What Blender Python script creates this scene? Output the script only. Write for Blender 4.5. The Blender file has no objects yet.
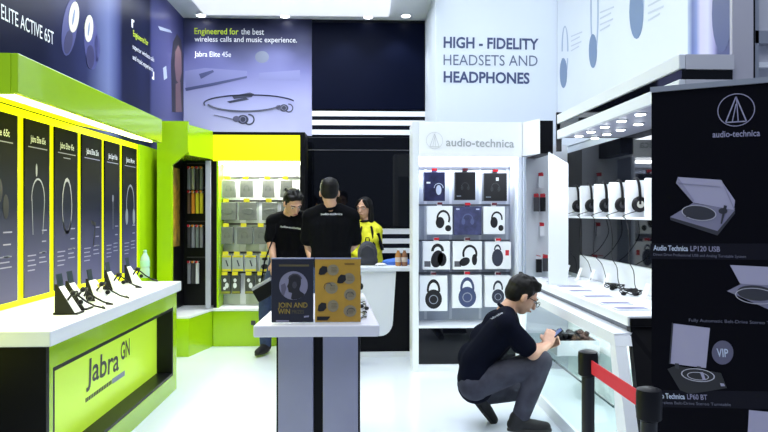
import bpy, bmesh, math, random
from mathutils import Vector as V, Matrix, Euler
random.seed(7)
PI = math.pi
scene = bpy.context.scene
COL = scene.collection
# ------------------------------------------------------------------ camera model
F = 640.0; H = 1.4
TH = math.atan(22/F)
FW = V((math.sin(TH), math.cos(TH), 0)); RT = V((math.cos(TH), -math.sin(TH), 0)); UP = V((0, 0, 1))
EYE = V((0, 0, H))
def P(px, py, X=None, Y=None, Z=None):
    """point where the sight line of a photo pixel meets the plane X=, Y= or Z="""
    d = FW*F + RT*(px-384) + UP*(212-py)
    if X is not None: t = X/d.x
    elif Y is not None: t = Y/d.y
    else: t = (Z-H)/d.z
    return EYE + d*t
def cam():
    c = bpy.data.cameras.new('camera'); o = bpy.data.objects.new('camera', c); COL.objects.link(o)
    c.sensor_width = 36; c.lens = F*36/768; c.shift_y = -4/768; c.clip_start = .05
    o.location = EYE; o.rotation_euler = (PI/2, 0, -TH); scene.camera = o
cam()
# ------------------------------------------------------------------ materials
MATS = {}
def mat(name, col, rough=.5, metal=0, emit=0, ecol=None, spec=.5, trans=0, alpha=1, noise=0, nscale=8, coat=0, bump=0):
    if name in MATS: return MATS[name]
    m = bpy.data.materials.new(name); m.use_nodes = True
    nt = m.node_tree; b = nt.nodes['Principled BSDF']
    b.inputs['Base Color'].default_value = (*col, 1)
    b.inputs['Roughness'].default_value = rough; b.inputs['Metallic'].default_value = metal
    b.inputs['Specular IOR Level'].default_value = spec
    b.inputs['Transmission Weight'].default_value = trans; b.inputs['Alpha'].default_value = alpha
    b.inputs['Coat Weight'].default_value = coat
    if emit:
        b.inputs['Emission Color'].default_value = (*(ecol or col), 1); b.inputs['Emission Strength'].default_value = emit
    if noise or bump:
        tc = nt.nodes.new('ShaderNodeTexCoord'); n = nt.nodes.new('ShaderNodeTexNoise')
        n.inputs['Scale'].default_value = nscale; n.inputs['Detail'].default_value = 4
        nt.links.new(tc.outputs['Object'], n.inputs['Vector'])
        if noise:
            r = nt.nodes.new('ShaderNodeValToRGB')
            r.color_ramp.elements[0].position = .3; r.color_ramp.elements[1].position = .7
            r.color_ramp.elements[0].color = (*[c*(1-noise) for c in col], 1); r.color_ramp.elements[1].color = (*[min(1, c*(1+noise)) for c in col], 1)
            nt.links.new(n.outputs['Fac'], r.inputs['Fac']); nt.links.new(r.outputs['Color'], b.inputs['Base Color'])
        if bump:
            bp = nt.nodes.new('ShaderNodeBump'); bp.inputs['Strength'].default_value = bump
            nt.links.new(n.outputs['Fac'], bp.inputs['Height']); nt.links.new(bp.outputs['Normal'], b.inputs['Normal'])
    MATS[name] = m; return m
def grad_mat(name, axis, stops, rough=.4, blobs=0, bcol=(.3, .32, .6), bscale=2.0, spec=.4):
    """printed picture: colour bands along a generated axis, with soft printed cloudy patches"""
    m = bpy.data.materials.new(name); m.use_nodes = True; nt = m.node_tree; b = nt.nodes['Principled BSDF']
    tc = nt.nodes.new('ShaderNodeTexCoord'); sx = nt.nodes.new('ShaderNodeSeparateXYZ'); r = nt.nodes.new('ShaderNodeValToRGB')
    nt.links.new(tc.outputs['Generated'], sx.inputs[0]); nt.links.new(sx.outputs[axis], r.inputs['Fac'])
    e = r.color_ramp.elements
    e[0].position = stops[0][0]; e[0].color = (*stops[0][1], 1); e[1].position = stops[-1][0]; e[1].color = (*stops[-1][1], 1)
    for p, c in stops[1:-1]:
        q = e.new(p); q.color = (*c, 1)
    out = r.outputs['Color']
    if blobs:
        n = nt.nodes.new('ShaderNodeTexNoise'); n.inputs['Scale'].default_value = bscale; n.inputs['Detail'].default_value = 2
        nt.links.new(tc.outputs['Object'], n.inputs['Vector'])
        q = nt.nodes.new('ShaderNodeValToRGB'); q.color_ramp.elements[0].position = .45; q.color_ramp.elements[1].position = .7
        q.color_ramp.elements[0].color = (0, 0, 0, 1); q.color_ramp.elements[1].color = (blobs,)*3+(1,)
        nt.links.new(n.outputs['Fac'], q.inputs['Fac'])
        mx = nt.nodes.new('ShaderNodeMix'); mx.data_type = 'RGBA'
        nt.links.new(q.outputs['Color'], mx.inputs['Factor']); nt.links.new(out, mx.inputs['A']); mx.inputs['B'].default_value = (*bcol, 1)
        out = mx.outputs['Result']
    nt.links.new(out, b.inputs['Base Color'])
    b.inputs['Roughness'].default_value = rough; b.inputs['Specular IOR Level'].default_value = spec
    return m
def glass_mat(name, col, alpha=.12, rough=.02):
    m = bpy.data.materials.new(name); m.use_nodes = True; nt = m.node_tree
    for n in list(nt.nodes):
        if n.type == 'BSDF_PRINCIPLED': nt.nodes.remove(n)
    out = [n for n in nt.nodes if n.type == 'OUTPUT_MATERIAL'][0]
    t = nt.nodes.new('ShaderNodeBsdfTransparent'); t.inputs[0].default_value = (*col, 1)
    g = nt.nodes.new('ShaderNodeBsdfGlossy'); g.inputs['Roughness'].default_value = rough
    mx = nt.nodes.new('ShaderNodeMixShader'); mx.inputs[0].default_value = alpha
    nt.links.new(t.outputs[0], mx.inputs[1]); nt.links.new(g.outputs[0], mx.inputs[2]); nt.links.new(mx.outputs[0], out.inputs[0])
    return m
white = mat('white_laminate', (.80, .83, .88), .3)
white_matt = mat("white_wall_paint", (.70, .76, .84), .6)
whitebox = mat('white_card', (.86, .88, .92), .5)
lav = mat('lavender_grey_laminate', (.29, .295, .44), .4, noise=.04, nscale=5)
lavtop = mat('pale_lavender_top', (.66, .65, .76), .25)
black = mat('black_laminate', (.004, .004, .006), .4, spec=.12)
blackgloss = mat("black_acrylic", (.0025, .003, .005), .04, spec=.35)
navygloss = mat('navy_black_panel', (.003, .005, .013), .18, spec=.3)
blackplastic = mat('black_plastic', (.006, .006, .008), .4, spec=.25)
darkgrey = mat('dark_grey_plastic', (.05, .05, .06), .4)
grey = mat('grey_plastic', (.25, .26, .3), .4)
silver = mat('brushed_silver', (.55, .57, .62), .3, metal=.8)
lime = mat('lime_laminate', (.36, .62, .004), .2, coat=.3)
limeglow = mat('lime_lit_panel', (.45, .72, .03), .3, emit=.35, ecol=(.55, .85, .06))
yellowglow = mat('yellow_lightbox', (.8, .85, .0), .4, emit=.8, ecol=(.85, .92, .0))
stripglow = mat('lamp_strip', (.9, .9, .5), .4, emit=3.0, ecol=(1, 1, .42))
lampglow = mat('lamp_diffuser', (1, 1, 1), .4, emit=8, ecol=(.95, .97, 1))
gold = mat('gold_card', (.42, .24, .03), .35, noise=.08, nscale=15)
yellow = mat('yellow_card', (.75, .65, .02), .4)
orange = mat('orange_card', (.75, .28, .02), .4)
red = mat('red_plastic', (.6, .015, .03), .45)
redbelt = mat('red_webbing', (.75, .02, .05), .6, bump=.2, nscale=200)
inkdark = mat('dark_ink', (.025, .03, .055), .5)
inkgrey = mat('grey_ink', (.22, .25, .32), .5)
inkwhite = mat('white_ink', (.8, .82, .88), .5)
inkdim = mat('dim_lavender_ink', (.28, .27, .42), .5)
inkyel = mat('lime_ink', (.62, .8, .03), .5)
inkgold = mat('gold_ink', (.35, .24, .04), .5)
inkblue = mat('blue_ink', (.14, .19, .36), .5)
inknavy = mat('navy_ink', (.05, .07, .17), .5)
inkpale = mat('pale_blue_ink', (.5, .56, .75), .5)
inkblack = mat('black_ink', (.004, .004, .008), .5)
skin = mat('skin', (.55, .31, .21), .5, noise=.05, nscale=30)
hairm = mat('black_hair', (.004, .0035, .0035), .5, bump=.5, nscale=90, spec=.2)
tee = mat('black_cotton', (.0035, .0038, .0055), .9, bump=.15, nscale=120, spec=.06)
navytee = mat('navy_cotton', (.0035, .0045, .011), .9, bump=.15, nscale=120, spec=.06)
jeans = mat('blue_denim', (.03, .05, .13), .8, noise=.2, nscale=40)
greytrousers = mat('grey_cotton', (.055, .056, .075), .9, noise=.2, nscale=14, bump=.25, spec=.1)
glassm = glass_mat('clear_glass', (.95, .975, .975), .09)
acryl = glass_mat('clear_acrylic', (.93, .96, .98), .14)
# ------------------------------------------------------------------ objects
WM = {}
def thing(name, label, cat, loc=(0, 0, 0), rz=0, group=None):
    o = bpy.data.objects.new(name, None); COL.objects.link(o); o.empty_display_size = .05
    o.location = loc; o.rotation_euler = (0, 0, rz)
    WM[o.name] = Matrix.Translation(V(loc)) @ Matrix.Rotation(rz, 4, 'Z')
    return tag(o, label, cat, group)
def tag(o, label=None, cat=None, group=None, kind=None):
    if label: o['label'] = label
    if cat: o['category'] = cat
    if group: o['group'] = group
    if kind: o['kind'] = kind
    return o
def dup(root, loc, rz=None, label=None, group=None):
    def cp(o, par):
        c = o.copy(); COL.objects.link(c)
        if par: c.parent = par
        for ch in o.children: cp(ch, c)
        return c
    r = cp(root, None); r.location = loc
    if rz is not None: r.rotation_euler = (0, 0, rz)
    if label: r['label'] = label
    if group: r['group'] = group
    return r
def link_mesh(name, me, m, parent=None, smooth=False):
    ms = m if isinstance(m, (list, tuple)) else [m]
    for x in ms: me.materials.append(x)
    if parent is not None:
        M = WM.get(parent.name, Matrix.Identity(4)); me.transform(M.inverted())
    if smooth:
        for p in me.polygons: p.use_smooth = True
    o = bpy.data.objects.new(name, me); COL.objects.link(o)
    if parent is not None:
        o.parent = parent; WM[o.name] = WM.get(parent.name, Matrix.Identity(4))
    return o
class MB:
    def __init__(s): s.b = bmesh.new(); s.mi = 0
    def _add(s, vs, fs):
        bv = [s.b.verts.new(v) for v in vs]
        for f in fs:
            try:
                q = s.b.faces.new([bv[i] for i in f]); q.material_index = s.mi
            except ValueError: pass
        return bv
    def box(s, x0, x1, y0, y1, z0, z1, bev=0):
        return s.obox(V(((x0+x1)/2, (y0+y1)/2, (z0+z1)/2)), V((1, 0, 0)), V((0, 1, 0)), V((0, 0, 1)), abs(x1-x0), abs(y1-y0), abs(z1-z0), bev)
    def obox(s, c, u, v, w, a, b, d, bev=0):
        c = V(c); u = V(u).normalized()*a/2; v = V(v).normalized()*b/2; w = V(w).normalized()*d/2
        vs = [c+u*i+v*j+w*k for k in (-1, 1) for j in (-1, 1) for i in (-1, 1)]
        bv = s._add(vs, [(0, 2, 3, 1), (4, 5, 7, 6), (0, 1, 5, 4), (2, 6, 7, 3), (0, 4, 6, 2), (1, 3, 7, 5)])
        if bev:
            es = {e for x in bv for e in x.link_edges}
            bmesh.ops.bevel(s.b, geom=list(es), offset=bev, segments=2, affect='EDGES', profile=.5)
        return s
    def prism(s, poly, d):
        d = V(d); n = len(poly); a = [V(p) for p in poly]
        s._add(a+[p+d for p in a], [tuple(reversed(range(n))), tuple(range(n, 2*n))]+[(i, (i+1) % n, n+(i+1) % n, n+i) for i in range(n)])
        return s
    def tube(s, pts, r, seg=8, close=False, r2=None, flat=1):
        pts = [V(p) for p in pts]; n = len(pts); rings = []
        for i, p in enumerate(pts):
            if close: t = pts[(i+1) % n]-pts[i-1]
            else: t = pts[min(i+1, n-1)]-pts[max(i-1, 0)]
            t = t.normalized() if t.length else V((0, 0, 1))
            a = t.orthogonal() if i == 0 else (rings_a - t*rings_a.dot(t))
            if a.length < 1e-6: a = t.orthogonal()
            a = a.normalized(); rings_a = a; b = t.cross(a)
            rr = r if r2 is None else r+(r2-r)*i/max(1, n-1)
            if not isinstance(rr, (int, float)): rr = rr
            rings.append([p+(a*math.cos(q*2*PI/seg)+b*math.sin(q*2*PI/seg)*flat)*rr for q in range(seg)])
        vs = [v for R in rings for v in R]; fs = []
        for i in range(n if close else n-1):
            j = (i+1) % n
            for q in range(seg): fs.append((i*seg+q, i*seg+(q+1) % seg, j*seg+(q+1) % seg, j*seg+q))
        if not close: fs += [tuple(reversed(range(seg))), tuple(range((n-1)*seg, n*seg))]
        s._add(vs, fs); return s
    def lathe(s, c, prof, ax=(0, 0, 1), seg=24):
        ax = V(ax).normalized(); a = ax.orthogonal().normalized(); b = ax.cross(a); c = V(c); vs = []; fs = []; n = len(prof)
        for r, h in prof:
            for q in range(seg): vs.append(c+ax*h+(a*math.cos(q*2*PI/seg)+b*math.sin(q*2*PI/seg))*max(r, 1e-4))
        for i in range(n-1):
            for q in range(seg): fs.append((i*seg+q, i*seg+(q+1) % seg, (i+1)*seg+(q+1) % seg, (i+1)*seg+q))
        fs += [tuple(reversed(range(seg))), tuple(range((n-1)*seg, n*seg))]
        s._add(vs, fs); return s
    def cyl(s, p0, p1, r, r1=None, seg=20):
        p0 = V(p0); d = V(p1)-p0; L = d.length; return s.lathe(p0, [(r, 0), (r if r1 is None else r1, L)], d, seg)
    def ell(s, c, rad, M=None, seg=16, rings=10):
        c = V(c); vs = []; fs = []; M = M or Matrix.Identity(3)
        for i in range(rings+1):
            th = PI*i/rings
            for q in range(seg):
                ph = 2*PI*q/seg; st = max(math.sin(th), 1e-3)
                vs.append(c+M @ V((rad[0]*st*math.cos(ph), rad[1]*st*math.sin(ph), -rad[2]*math.cos(th))))
        for i in range(rings):
            for q in range(seg): fs.append((i*seg+q, i*seg+(q+1) % seg, (i+1)*seg+(q+1) % seg, (i+1)*seg+q))
        fs += [tuple(reversed(range(seg))), tuple(range(rings*seg, (rings+1)*seg))]
        s._add(vs, fs); return s
    def cap(s, p0, p1, r0, r1, seg=14):
        p0 = V(p0); p1 = V(p1); d = p1-p0; L = d.length; prof = []
        for i in range(5): a = PI/2*i/4; prof.append((r0*math.sin(a), -r0*math.cos(a)))
        for i in range(5): a = PI/2*i/4; prof.append((r1*math.cos(a), L+r1*math.sin(a)))
        return s.lathe(p0, prof, d if L > 1e-6 else (0, 0, 1), seg)
    def mesh(s, name):
        bmesh.ops.recalc_face_normals(s.b, faces=s.b.faces[:])
        me = bpy.data.meshes.new(name); s.b.to_mesh(me); s.b.free(); return me
    def build(s, name, m, parent=None, smooth=False):
        me = s.mesh(name); o = link_mesh(name, me, m, parent)
        if smooth:
            for p in me.polygons: p.use_smooth = True
            me.set_sharp_from_angle(angle=math.radians(38))
        return o
def struct(o): o['kind'] = 'structure'; return o
def BOX(name, m, parent, x0, x1, y0, y1, z0, z1, bev=0): return MB().box(x0, x1, y0, y1, z0, z1, bev).build(name, m, parent)
def frompx(pts, **pl): return [P(a, b, **pl) for a, b in pts]
def txt(name, s, a, b, h, up, m, parent, bold=0, align_h=True, lift=.002):
    """lettering filling from point a to point b along its base, capital height h; lies lift in front of its surface"""
    cu = bpy.data.curves.new(name, 'FONT'); cu.body = s; cu.offset = bold; cu.resolution_u = 3
    to = bpy.data.objects.new(name+'_curve', cu); COL.objects.link(to)
    dg = bpy.context.evaluated_depsgraph_get(); me = bpy.data.meshes.new_from_object(to.evaluated_get(dg))
    bpy.data.objects.remove(to); bpy.data.curves.remove(cu)
    xs = [v.co.x for v in me.vertices]
    a = V(a); b = V(b); x0, x1 = min(xs), max(xs); cap = .69
    if len(s.splitlines()) > 1:
        ys = [v.co.y for v in me.vertices]; cap = max(ys)-min(ys)
        for v in me.vertices: v.co.y -= min(ys)
    u = (b-a); W = u.length; u.normalize(); up = V(up); up = (up-u*up.dot(u)).normalized(); n = u.cross(up)
    for v in me.vertices:
        v.co = a+u*((v.co.x-x0)/(x1-x0)*W)+up*(v.co.y/cap*h)+n*lift
    return link_mesh(name, me, m, parent)
def pxtext(name, s, l, r, htop, m, parent, lift=.002, bold=0, **pl):
    """l, r: photo pixels of the baseline ends; htop: cap height in pixels at the left end"""
    a = P(*l, **pl); b = P(*r, **pl); t = P(l[0], l[1]-htop, **pl)
    return txt(name, s, a, b, (t-a).length, t-a, m, parent, bold, lift=lift)
def flat(name, polys, n, m, parent, th=.001):
    if 1 < len(polys) <= 4:
        for p in polys: o = flat(name, [p], n, m, parent, th)
        return o
    mb = MB(); n = V(n)
    for p in polys: mb.prism(p, n*th)
    return mb.build(name, m, parent)
def ring2(c, u, v, r0, r1, a0=0, a1=2*PI, seg=28, ky=1):
    """flat ring (or arc) polygons about c in the plane u, v"""
    out = []
    for i in range(seg):
        t0 = a0+(a1-a0)*i/seg; t1 = a0+(a1-a0)*(i+1)/seg
        f = lambda r, t: V(c)+V(u)*r*math.cos(t)+V(v)*r*ky*math.sin(t)
        out.append([f(r0, t0), f(r1, t0), f(r1, t1), f(r0, t1)])
    return out
def disc2(c, u, v, a, b=None, seg=24):
    b = b or a; return [V(c)+V(u)*a*math.cos(2*PI*i/seg)+V(v)*b*math.sin(2*PI*i/seg) for i in range(seg)]
def hp_print(c, u, v, s, tilt=0, big=1):
    """flat picture of headphones: headband and two ear cups"""
    u, v = V(u), V(v); U = u*math.cos(tilt)+v*math.sin(tilt); W = v*math.cos(tilt)-u*math.sin(tilt); c = V(c)
    ps = ring2(c, U, W, s*.36, s*.45, -.15, PI+.15, 14, 1.1)
    for k in (-1, 1): ps.append(disc2(c+U*k*s*.36-W*s*.16, U, W, s*.15*big, s*.25*big, 14))
    return ps
# ================================================================== THE SETTING
floor_m = mat('glossy_white_floor', (.72, .77, .85), .12, noise=.015, nscale=1.5, spec=.5)
XL, XR, YB, YT, ZC = -2.05, 1.95, 7.4, 6.3, 3.62
XA = P(425, 100, Y=YB).x        # the step between the dark back wall and the white wall
struct(BOX('floor', floor_m, None, -5, 5, -1, 8.2, -.1, 0))
ce = struct(BOX('ceiling', mat('ceiling_board', (.80, .82, .88), .6), None, XL-.1, XA+.02, 3.2, YB+.1, ZC, ZC+.1))
MB().box(-1.75, .30, 3.25, 7.16, ZC-.035, ZC-.0005).build('raised_panel', mat('ceiling_panel_added_glow', (.85, .87, .92), .5, emit=.55, ecol=(.9, .94, 1)), ce)  # white ceiling panel, with a glow added to make it brighter
struct(BOX('wall_left', mat('wall_left_paint', (.03, .05, .012), .5), None, XL-.12, XL, 1.9, YB+.1, 0, ZC))
struct(BOX('wall_back', navygloss, None, XL, XA, YB, YB+.12, 0, ZC))
ww = struct(BOX('wall_back_white', white_matt, None, XA, XR+.12, YT, YT+.1, 0, 4.3))
struct(BOX('wall_step', white_matt, None, XA, XA+.1, YT+.1, YB+.12, 0, 4.3))
struct(BOX('wall_right', white_matt, None, XR, XR+.12, 2.98, YT, 0, 4.3))
# white pillar at the near end of the right wall, neighbouring frame panel
pl = P(730, 40, Y=2.88).x; pr = P(751, 40, Y=2.88).x
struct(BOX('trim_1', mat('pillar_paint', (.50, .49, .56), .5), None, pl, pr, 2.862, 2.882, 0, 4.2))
np_ = struct(BOX('wall_neighbour', mat('neighbour_panel', (.58, .58, .64), .45), None, pr+.004, 2.6, 2.99, 3.05, 0, 4.2))
a = P(755, 40, Y=2.95).x
MB().box(pr+.0, a, 2.95, 2.988, 0, 4.2).build('frame_post', black, np_)
MB().box(a, 2.6, 2.955, 2.988, 1.4+172*2.96/640, 1.4+185*2.96/640).build('frame_rail', silver, np_)
MB().box(a+.004, a+.022, 2.955, 2.988, 0, 4.2).build('frame_bead', silver, np_)
# white stripes of the back wall, each a strip fixed on it
def stripe(x0, x1, y0, y1):
    q0 = P(x0, y0, Y=YB); q1 = P(x1, y1, Y=YB)
    z1 = P((x0+x1)/2, y0, Y=YB).z; z0 = P((x0+x1)/2, y1, Y=YB).z
    return MB().box(q0.x, min(q1.x, XA-.001), YB-.02, YB-.001, z0, z1)
place = {0: 'topmost of the three above the black screen', 1: 'middle one of the three above the black screen', 2: 'lowest of the three, just above the black screen',
         3: 'topmost of the three right of the woman', 4: 'middle of the three right of the woman', 5: 'lowest of the three, behind the juice bottles'}
for i, (x0, x1, y0, y1) in enumerate([(312, 426, 111.5, 116.5), (312, 426, 120.5, 125.5), (312, 426, 130, 135), (365, 426, 228.5, 234), (365, 426, 238.5, 243.5), (365, 426, 248, 253)]):
    tag(stripe(x0, x1, y0, y1).build('white_stripe', whitebox, None), 'white strip on the back wall, '+place[i], 'wall strip', 'white strips of the back wall')
# big glossy screen low on the back wall
t = thing('wall_screen', 'large glossy black screen on the back wall behind the three standing people', 'screen', (.0, YB-.03, .95))
q0 = P(303, 137, Y=YB-.05); q1 = P(421, 226, Y=YB-.05)
MB().box(q0.x, min(q1.x, XA-.005), YB-.045, YB-.003, q1.z, q0.z, .004).build('glass_face', blackgloss, t)
zz = P(360, 150, Y=YB-.05).z
MB().box(q0.x, min(q1.x, XA-.005), YB-.05, YB-.046, zz-.006, zz+.004).build('seam_bead', darkgrey, t)
# dark upper panel
q0 = P(312, 25, Y=YB); q1 = P(421, 110, Y=YB)
t = BOX('upper_wall_panel', mat('navy_panel', (.0025, .004, .014), .35, spec=.03), None, q0.x, XA-.002, YB-.025, YB-.001, q1.z, ZC-.04, .003)
tag(t, 'plain dark navy panel high on the back wall above the white strips', 'wall panel')
# ceiling lamps
for px, py, nm in ((203, 17, 'in the left corner above the blue wall graphic'), (286, 18.5, 'above the wireless calls slogan'), (368, 20, 'above the dark navy panel'), (406, 15, 'nearest the white wall, right of the others')):
    q = P(px, py, Z=ZC)
    q.y = min(q.y, YB-.14)
    t = thing('ceiling_downlight', 'round recessed ceiling spotlight '+nm, 'spotlight', q, group='ceiling spotlights by the back wall')
    MB().lathe(q-V((0, 0, .012)), [(.05, 0), (.075, 0), (.078, .006), (.07, .0115)], (0, 0, 1), 20).build('trim_ring', whitebox, t, True)
    MB().lathe(q-V((0, 0, .016)), [(.0, 0), (.048, 0), (.048, .005)], (0, 0, 1), 20).build('lamp_face', lampglow, t)
# ================================================================== LEFT WALL GRAPHIC
XG = XL+.012
m_wl = grad_mat('left_wall_print', 1, [(0, (.004, .005, .018)), (.42, (.006, .008, .03)), (.53, (.02, .024, .08)), (.605, (.15, .18, .36)), (.645, (.04, .05, .15)), (.66, (.006, .008, .028)), (.785, (.006, .008, .03)), (.80, (.05, .055, .17)), (.9, (.11, .11, .28)), (1, (.03, .035, .11))], .3, .2, (.04, .05, .17), 1.2, spec=.05)
wg = BOX('wall_graphic', m_wl, None, XL+.001, XG, 1.9, YB-.012, 2.02, ZC-.002)
tag(wg, 'long dark blue printed graphic with big earbuds on the upper left wall', 'wall graphic')
pl_ = dict(X=XG)
pxtext('headline', 'ELITE ACTIVE 65T', (1, 18.5), (53.5, 45), 15, inkwhite, wg, **pl_)
nx = V((1, 0, 0))
eb = []
def edge_poly(cx, cy, rx, ry, n=20, tilt=0): return [P(cx+rx*math.cos(2*PI*i/n)*math.cos(tilt)-ry*math.sin(2*PI*i/n)*math.sin(tilt), cy+rx*math.cos(2*PI*i/n)*math.sin(tilt)+ry*math.sin(2*PI*i/n)*math.cos(tilt), **pl_) for i in range(n)]
flat('earbud_print', [edge_poly(69.5, 27, 7.5, 29, tilt=.12), edge_poly(91, 43, 7, 27, tilt=-.06), edge_poly(97, 48, 3, 14)], nx, mat('earbud_blue_ink', (.055, .06, .20), .4, spec=.2), wg, .002)
flat('earbud_shade_print', [edge_poly(68, 42, 4, 12, tilt=.15), edge_poly(90, 57, 4, 12)], nx, mat('earbud_shade_ink', (.03, .03, .10), .4, spec=.2), wg, .003)
flat('earbud_disc_print', [edge_poly(73.5, 17, 5, 15.5, tilt=.08), edge_poly(88.5, 28.5, 4.2, 13.5, tilt=.05)], nx, mat('cream_ink', (.62, .60, .50), .5), wg, .004)
flat('earbud_slot_print', [edge_poly(73, 17, .9, 8, tilt=.15), edge_poly(88.2, 29, .8, 7, tilt=.1)], nx, inkblue, wg, .005)
pxtext('caption_lead', 'Engineered for', (133, 36), (148, 46), 6, inkyel, wg, **pl_)
pxtext('caption_line', 'superior wireless calls', (132.5, 48.5), (154, 62), 5, inkwhite, wg, **pl_)
pxtext('caption_line', 'and music experience', (132.5, 59), (153, 72), 5, inkwhite, wg, **pl_)
flat('quote_bracket', [frompx([(131.5, 19), (134, 20.5), (134, 22.5), (132.8, 22), (132.8, 28), (131.5, 27)], **pl_), frompx([(152, 79), (154, 80), (154, 72), (153, 71.5), (153, 77), (152, 76.5)], **pl_)], nx, inkwhite, wg, .002)
# a generic runner's portrait, half turned
flat('portrait_hair_print', [frompx([(171, 62), (173, 42), (177, 34), (181, 40), (183, 58), (183, 112), (172, 112)], **pl_)], nx, mat('dark_print', (.02, .018, .03), .5), wg, .0015)
flat('portrait_face_print', [frompx([(175, 52), (178, 45), (181, 52), (181.5, 72), (179, 84), (176, 80), (174.5, 66)], **pl_), frompx([(175.5, 84), (180, 82), (181.5, 112), (175.5, 112)], **pl_)], nx, mat('skin_print', (.17, .095, .11), .5), wg, .003)
flat('portrait_light_print', [frompx([(163, 68), (166, 66), (167, 78), (164, 80)], **pl_), frompx([(158, 26), (170, 30), (172, 33), (160, 30)], **pl_)], nx, inkpale, wg, .002)
# ================================================================== BACK WALL GRAPHIC
YG = YB-.014; bk = dict(Y=YG)
m_bg = grad_mat('back_wall_print', 2, [(0, (.52, .53, .78)), (.3, (.34, .35, .60)), (.55, (.14, .145, .34)), (.8, (.022, .026, .09)), (1, (.008, .01, .035))], .3, .3, (.22, .23, .44), 1.5, spec=.2)
q0 = P(186, 21, **bk); q1 = P(312, 136, **bk)
bg = BOX('back_wall_graphic', m_bg, None, XL+.013, q1.x, YG, YB-.001, q1.z, ZC-.002)
tag(bg, 'blue printed graphic of a coiled neckband headset with slogan, on the back wall', 'wall graphic')
ny = V((0, -1, 0))
pxtext('slogan_lead', 'Engineered for', (194.5, 34), (238.5, 34.5), 6, inkyel, bg, bold=.012, **bk)
pxtext('slogan_line', 'the best', (241, 34.3), (264, 34.8), 6, inkwhite, bg, bold=.006, **bk)
pxtext('slogan_line', 'wireless calls and music experience.', (194.5, 41.5), (297, 42.5), 5.2, inkwhite, bg, bold=.006, **bk)
pxtext('slogan_line', 'Jabra Elite 45e', (194.5, 56.5), (231, 57), 5.2, inkwhite, bg, **bk)
flat('laptop_print', [frompx([(185, 71), (205, 68), (247, 71), (247, 78), (212, 86), (186, 91)], **bk), frompx([(259, 73), (300, 70), (300, 81), (259, 80)], **bk)], ny, mat('slate_blue_ink', (.17, .18, .38), .5), bg, .001)
flat('laptop_edge_print', [frompx([(185, 88), (212, 83), (247, 76), (247, 78), (212, 86), (186, 91)], **bk), frompx([(199, 74), (213, 70), (214, 72), (201, 79)], **bk)], ny, mat('dark_slate_ink', (.05, .06, .16), .5), bg, .002)
flat('lime_spot_print', [[P(262+7*math.cos(i*PI/8), 57+6*math.sin(i*PI/8), **bk) for i in range(16)]], ny, mat('olive_ink', (.13, .15, .22), .5), bg, .001)
def ptube(name, pts, r, m, par, **pl): return MB().tube(frompx(pts, **pl), r, 6, flat=.3).build(name, m, par)
ink45 = mat('headset_print', (.03, .035, .07), .4)
def arc_px(cx, cy, rx, ry, a0, a1, n=18): return [(cx+rx*math.cos(a0+(a1-a0)*i/n), cy+ry*math.sin(a0+(a1-a0)*i/n)) for i in range(n+1)]
ptube('neckband_print', arc_px(250, 103.5, 46, 8.5, PI*.93, PI*1.9), .012, ink45, bg, Y=YG-.003)
ptube('neckband_print', arc_px(245, 102, 38, 9, PI*.92, PI*.12), .012, ink45, bg, Y=YG-.003)
ptube('neckband_cable_print', [(214, 115), (224, 117), (234, 119.5)], .006, ink45, bg, Y=YG-.003)
flat('neckband_module_print', [frompx([(232, 96), (250, 92.5), (254, 94), (252, 97), (234, 99)], **bk), frompx([(227, 101.5), (246, 97.5), (249, 99.5), (230, 103)], **bk)], ny, ink45, bg, .004)
def bud(x, y, s):
    k = YG/640; c = P(x, y, **bk); u, v = V((1, 0, 0)), V((0, 0, 1))
    flat('bud_print', [disc2(c, u, v, 5.5*k*s, 4.6*k*s, 20)], ny, ink45, bg, .004)
    flat('bud_print', [disc2(c-u*6.5*k*s+v*.5*k, u, v, 3.6*k*s, 3*k*s, 16)], ny, mat('bud_tip_print', (.09, .09, .16), .4), bg, .0045)
    flat('ear_wing_print', ring2(c+u*6*k*s, u, v, 4.2*k*s, 5.6*k*s, -PI*.9, PI*.55, 14), ny, ink45, bg, .003)
    flat('bud_ring_print', ring2(c, u, v, 2.6*k*s, 3.3*k*s, 0, 2*PI, 16), ny, mat('bud_ring_print', (.2, .2, .32), .4), bg, .0055)
bud(243, 119.5, 1.0); bud(284, 108, .8)
# ================================================================== LEFT DISPLAY: canopy, backlit wall, posters, counter
CX = -1.45; cy0, cy1 = P(18, 60, X=CX).y, P(162, 130, X=CX).y
cz1 = P(18, 53, X=CX).z; cz0 = P(18, 93, X=CX).z
t = thing('lit_canopy', 'lime green box canopy glowing yellow underneath above the left row of posters', 'canopy', (-1.75, 3.7, cz0))
MB().box(CX-.03, CX, cy0, cy1, cz0, cz1, .003).build('front_fascia', lime, t)
MB().box(XG+.002, CX-.031, cy0, cy0+.03, cz0, cz1).build('end_panel', lime, t)
MB().prism([V((CX-.031, cy1-.03, cz0)), V((CX-.031, cy1-.03, cz1)), V((XG+.002, cy1-.03, cz1)), V((XG+.002, cy1-.03, 2.036))], (0, .03, 0)).build('end_panel', lime, t)
MB().box(XG+.002, CX-.031, cy0+.031, cy1-.031, cz1-.03, cz1).build('top_board', lime, t)
slope = lambda x: cz0+.006+(2.022-cz0-.006)*(CX-.031-x)/(CX-.031-XG-.002)
MB().prism([V((CX-.031, cy0+.031, slope(CX-.031))), V((XG+.002, cy0+.031, 2.022)), V((XG+.002, cy0+.031, 2.032)), V((CX-.031, cy0+.031, slope(CX-.031)+.01))], (0, cy1-cy0-.062, 0)).build('light_diffuser', yellowglow, t)
n = 5; L = (cy1-cy0-.1)/n
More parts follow.
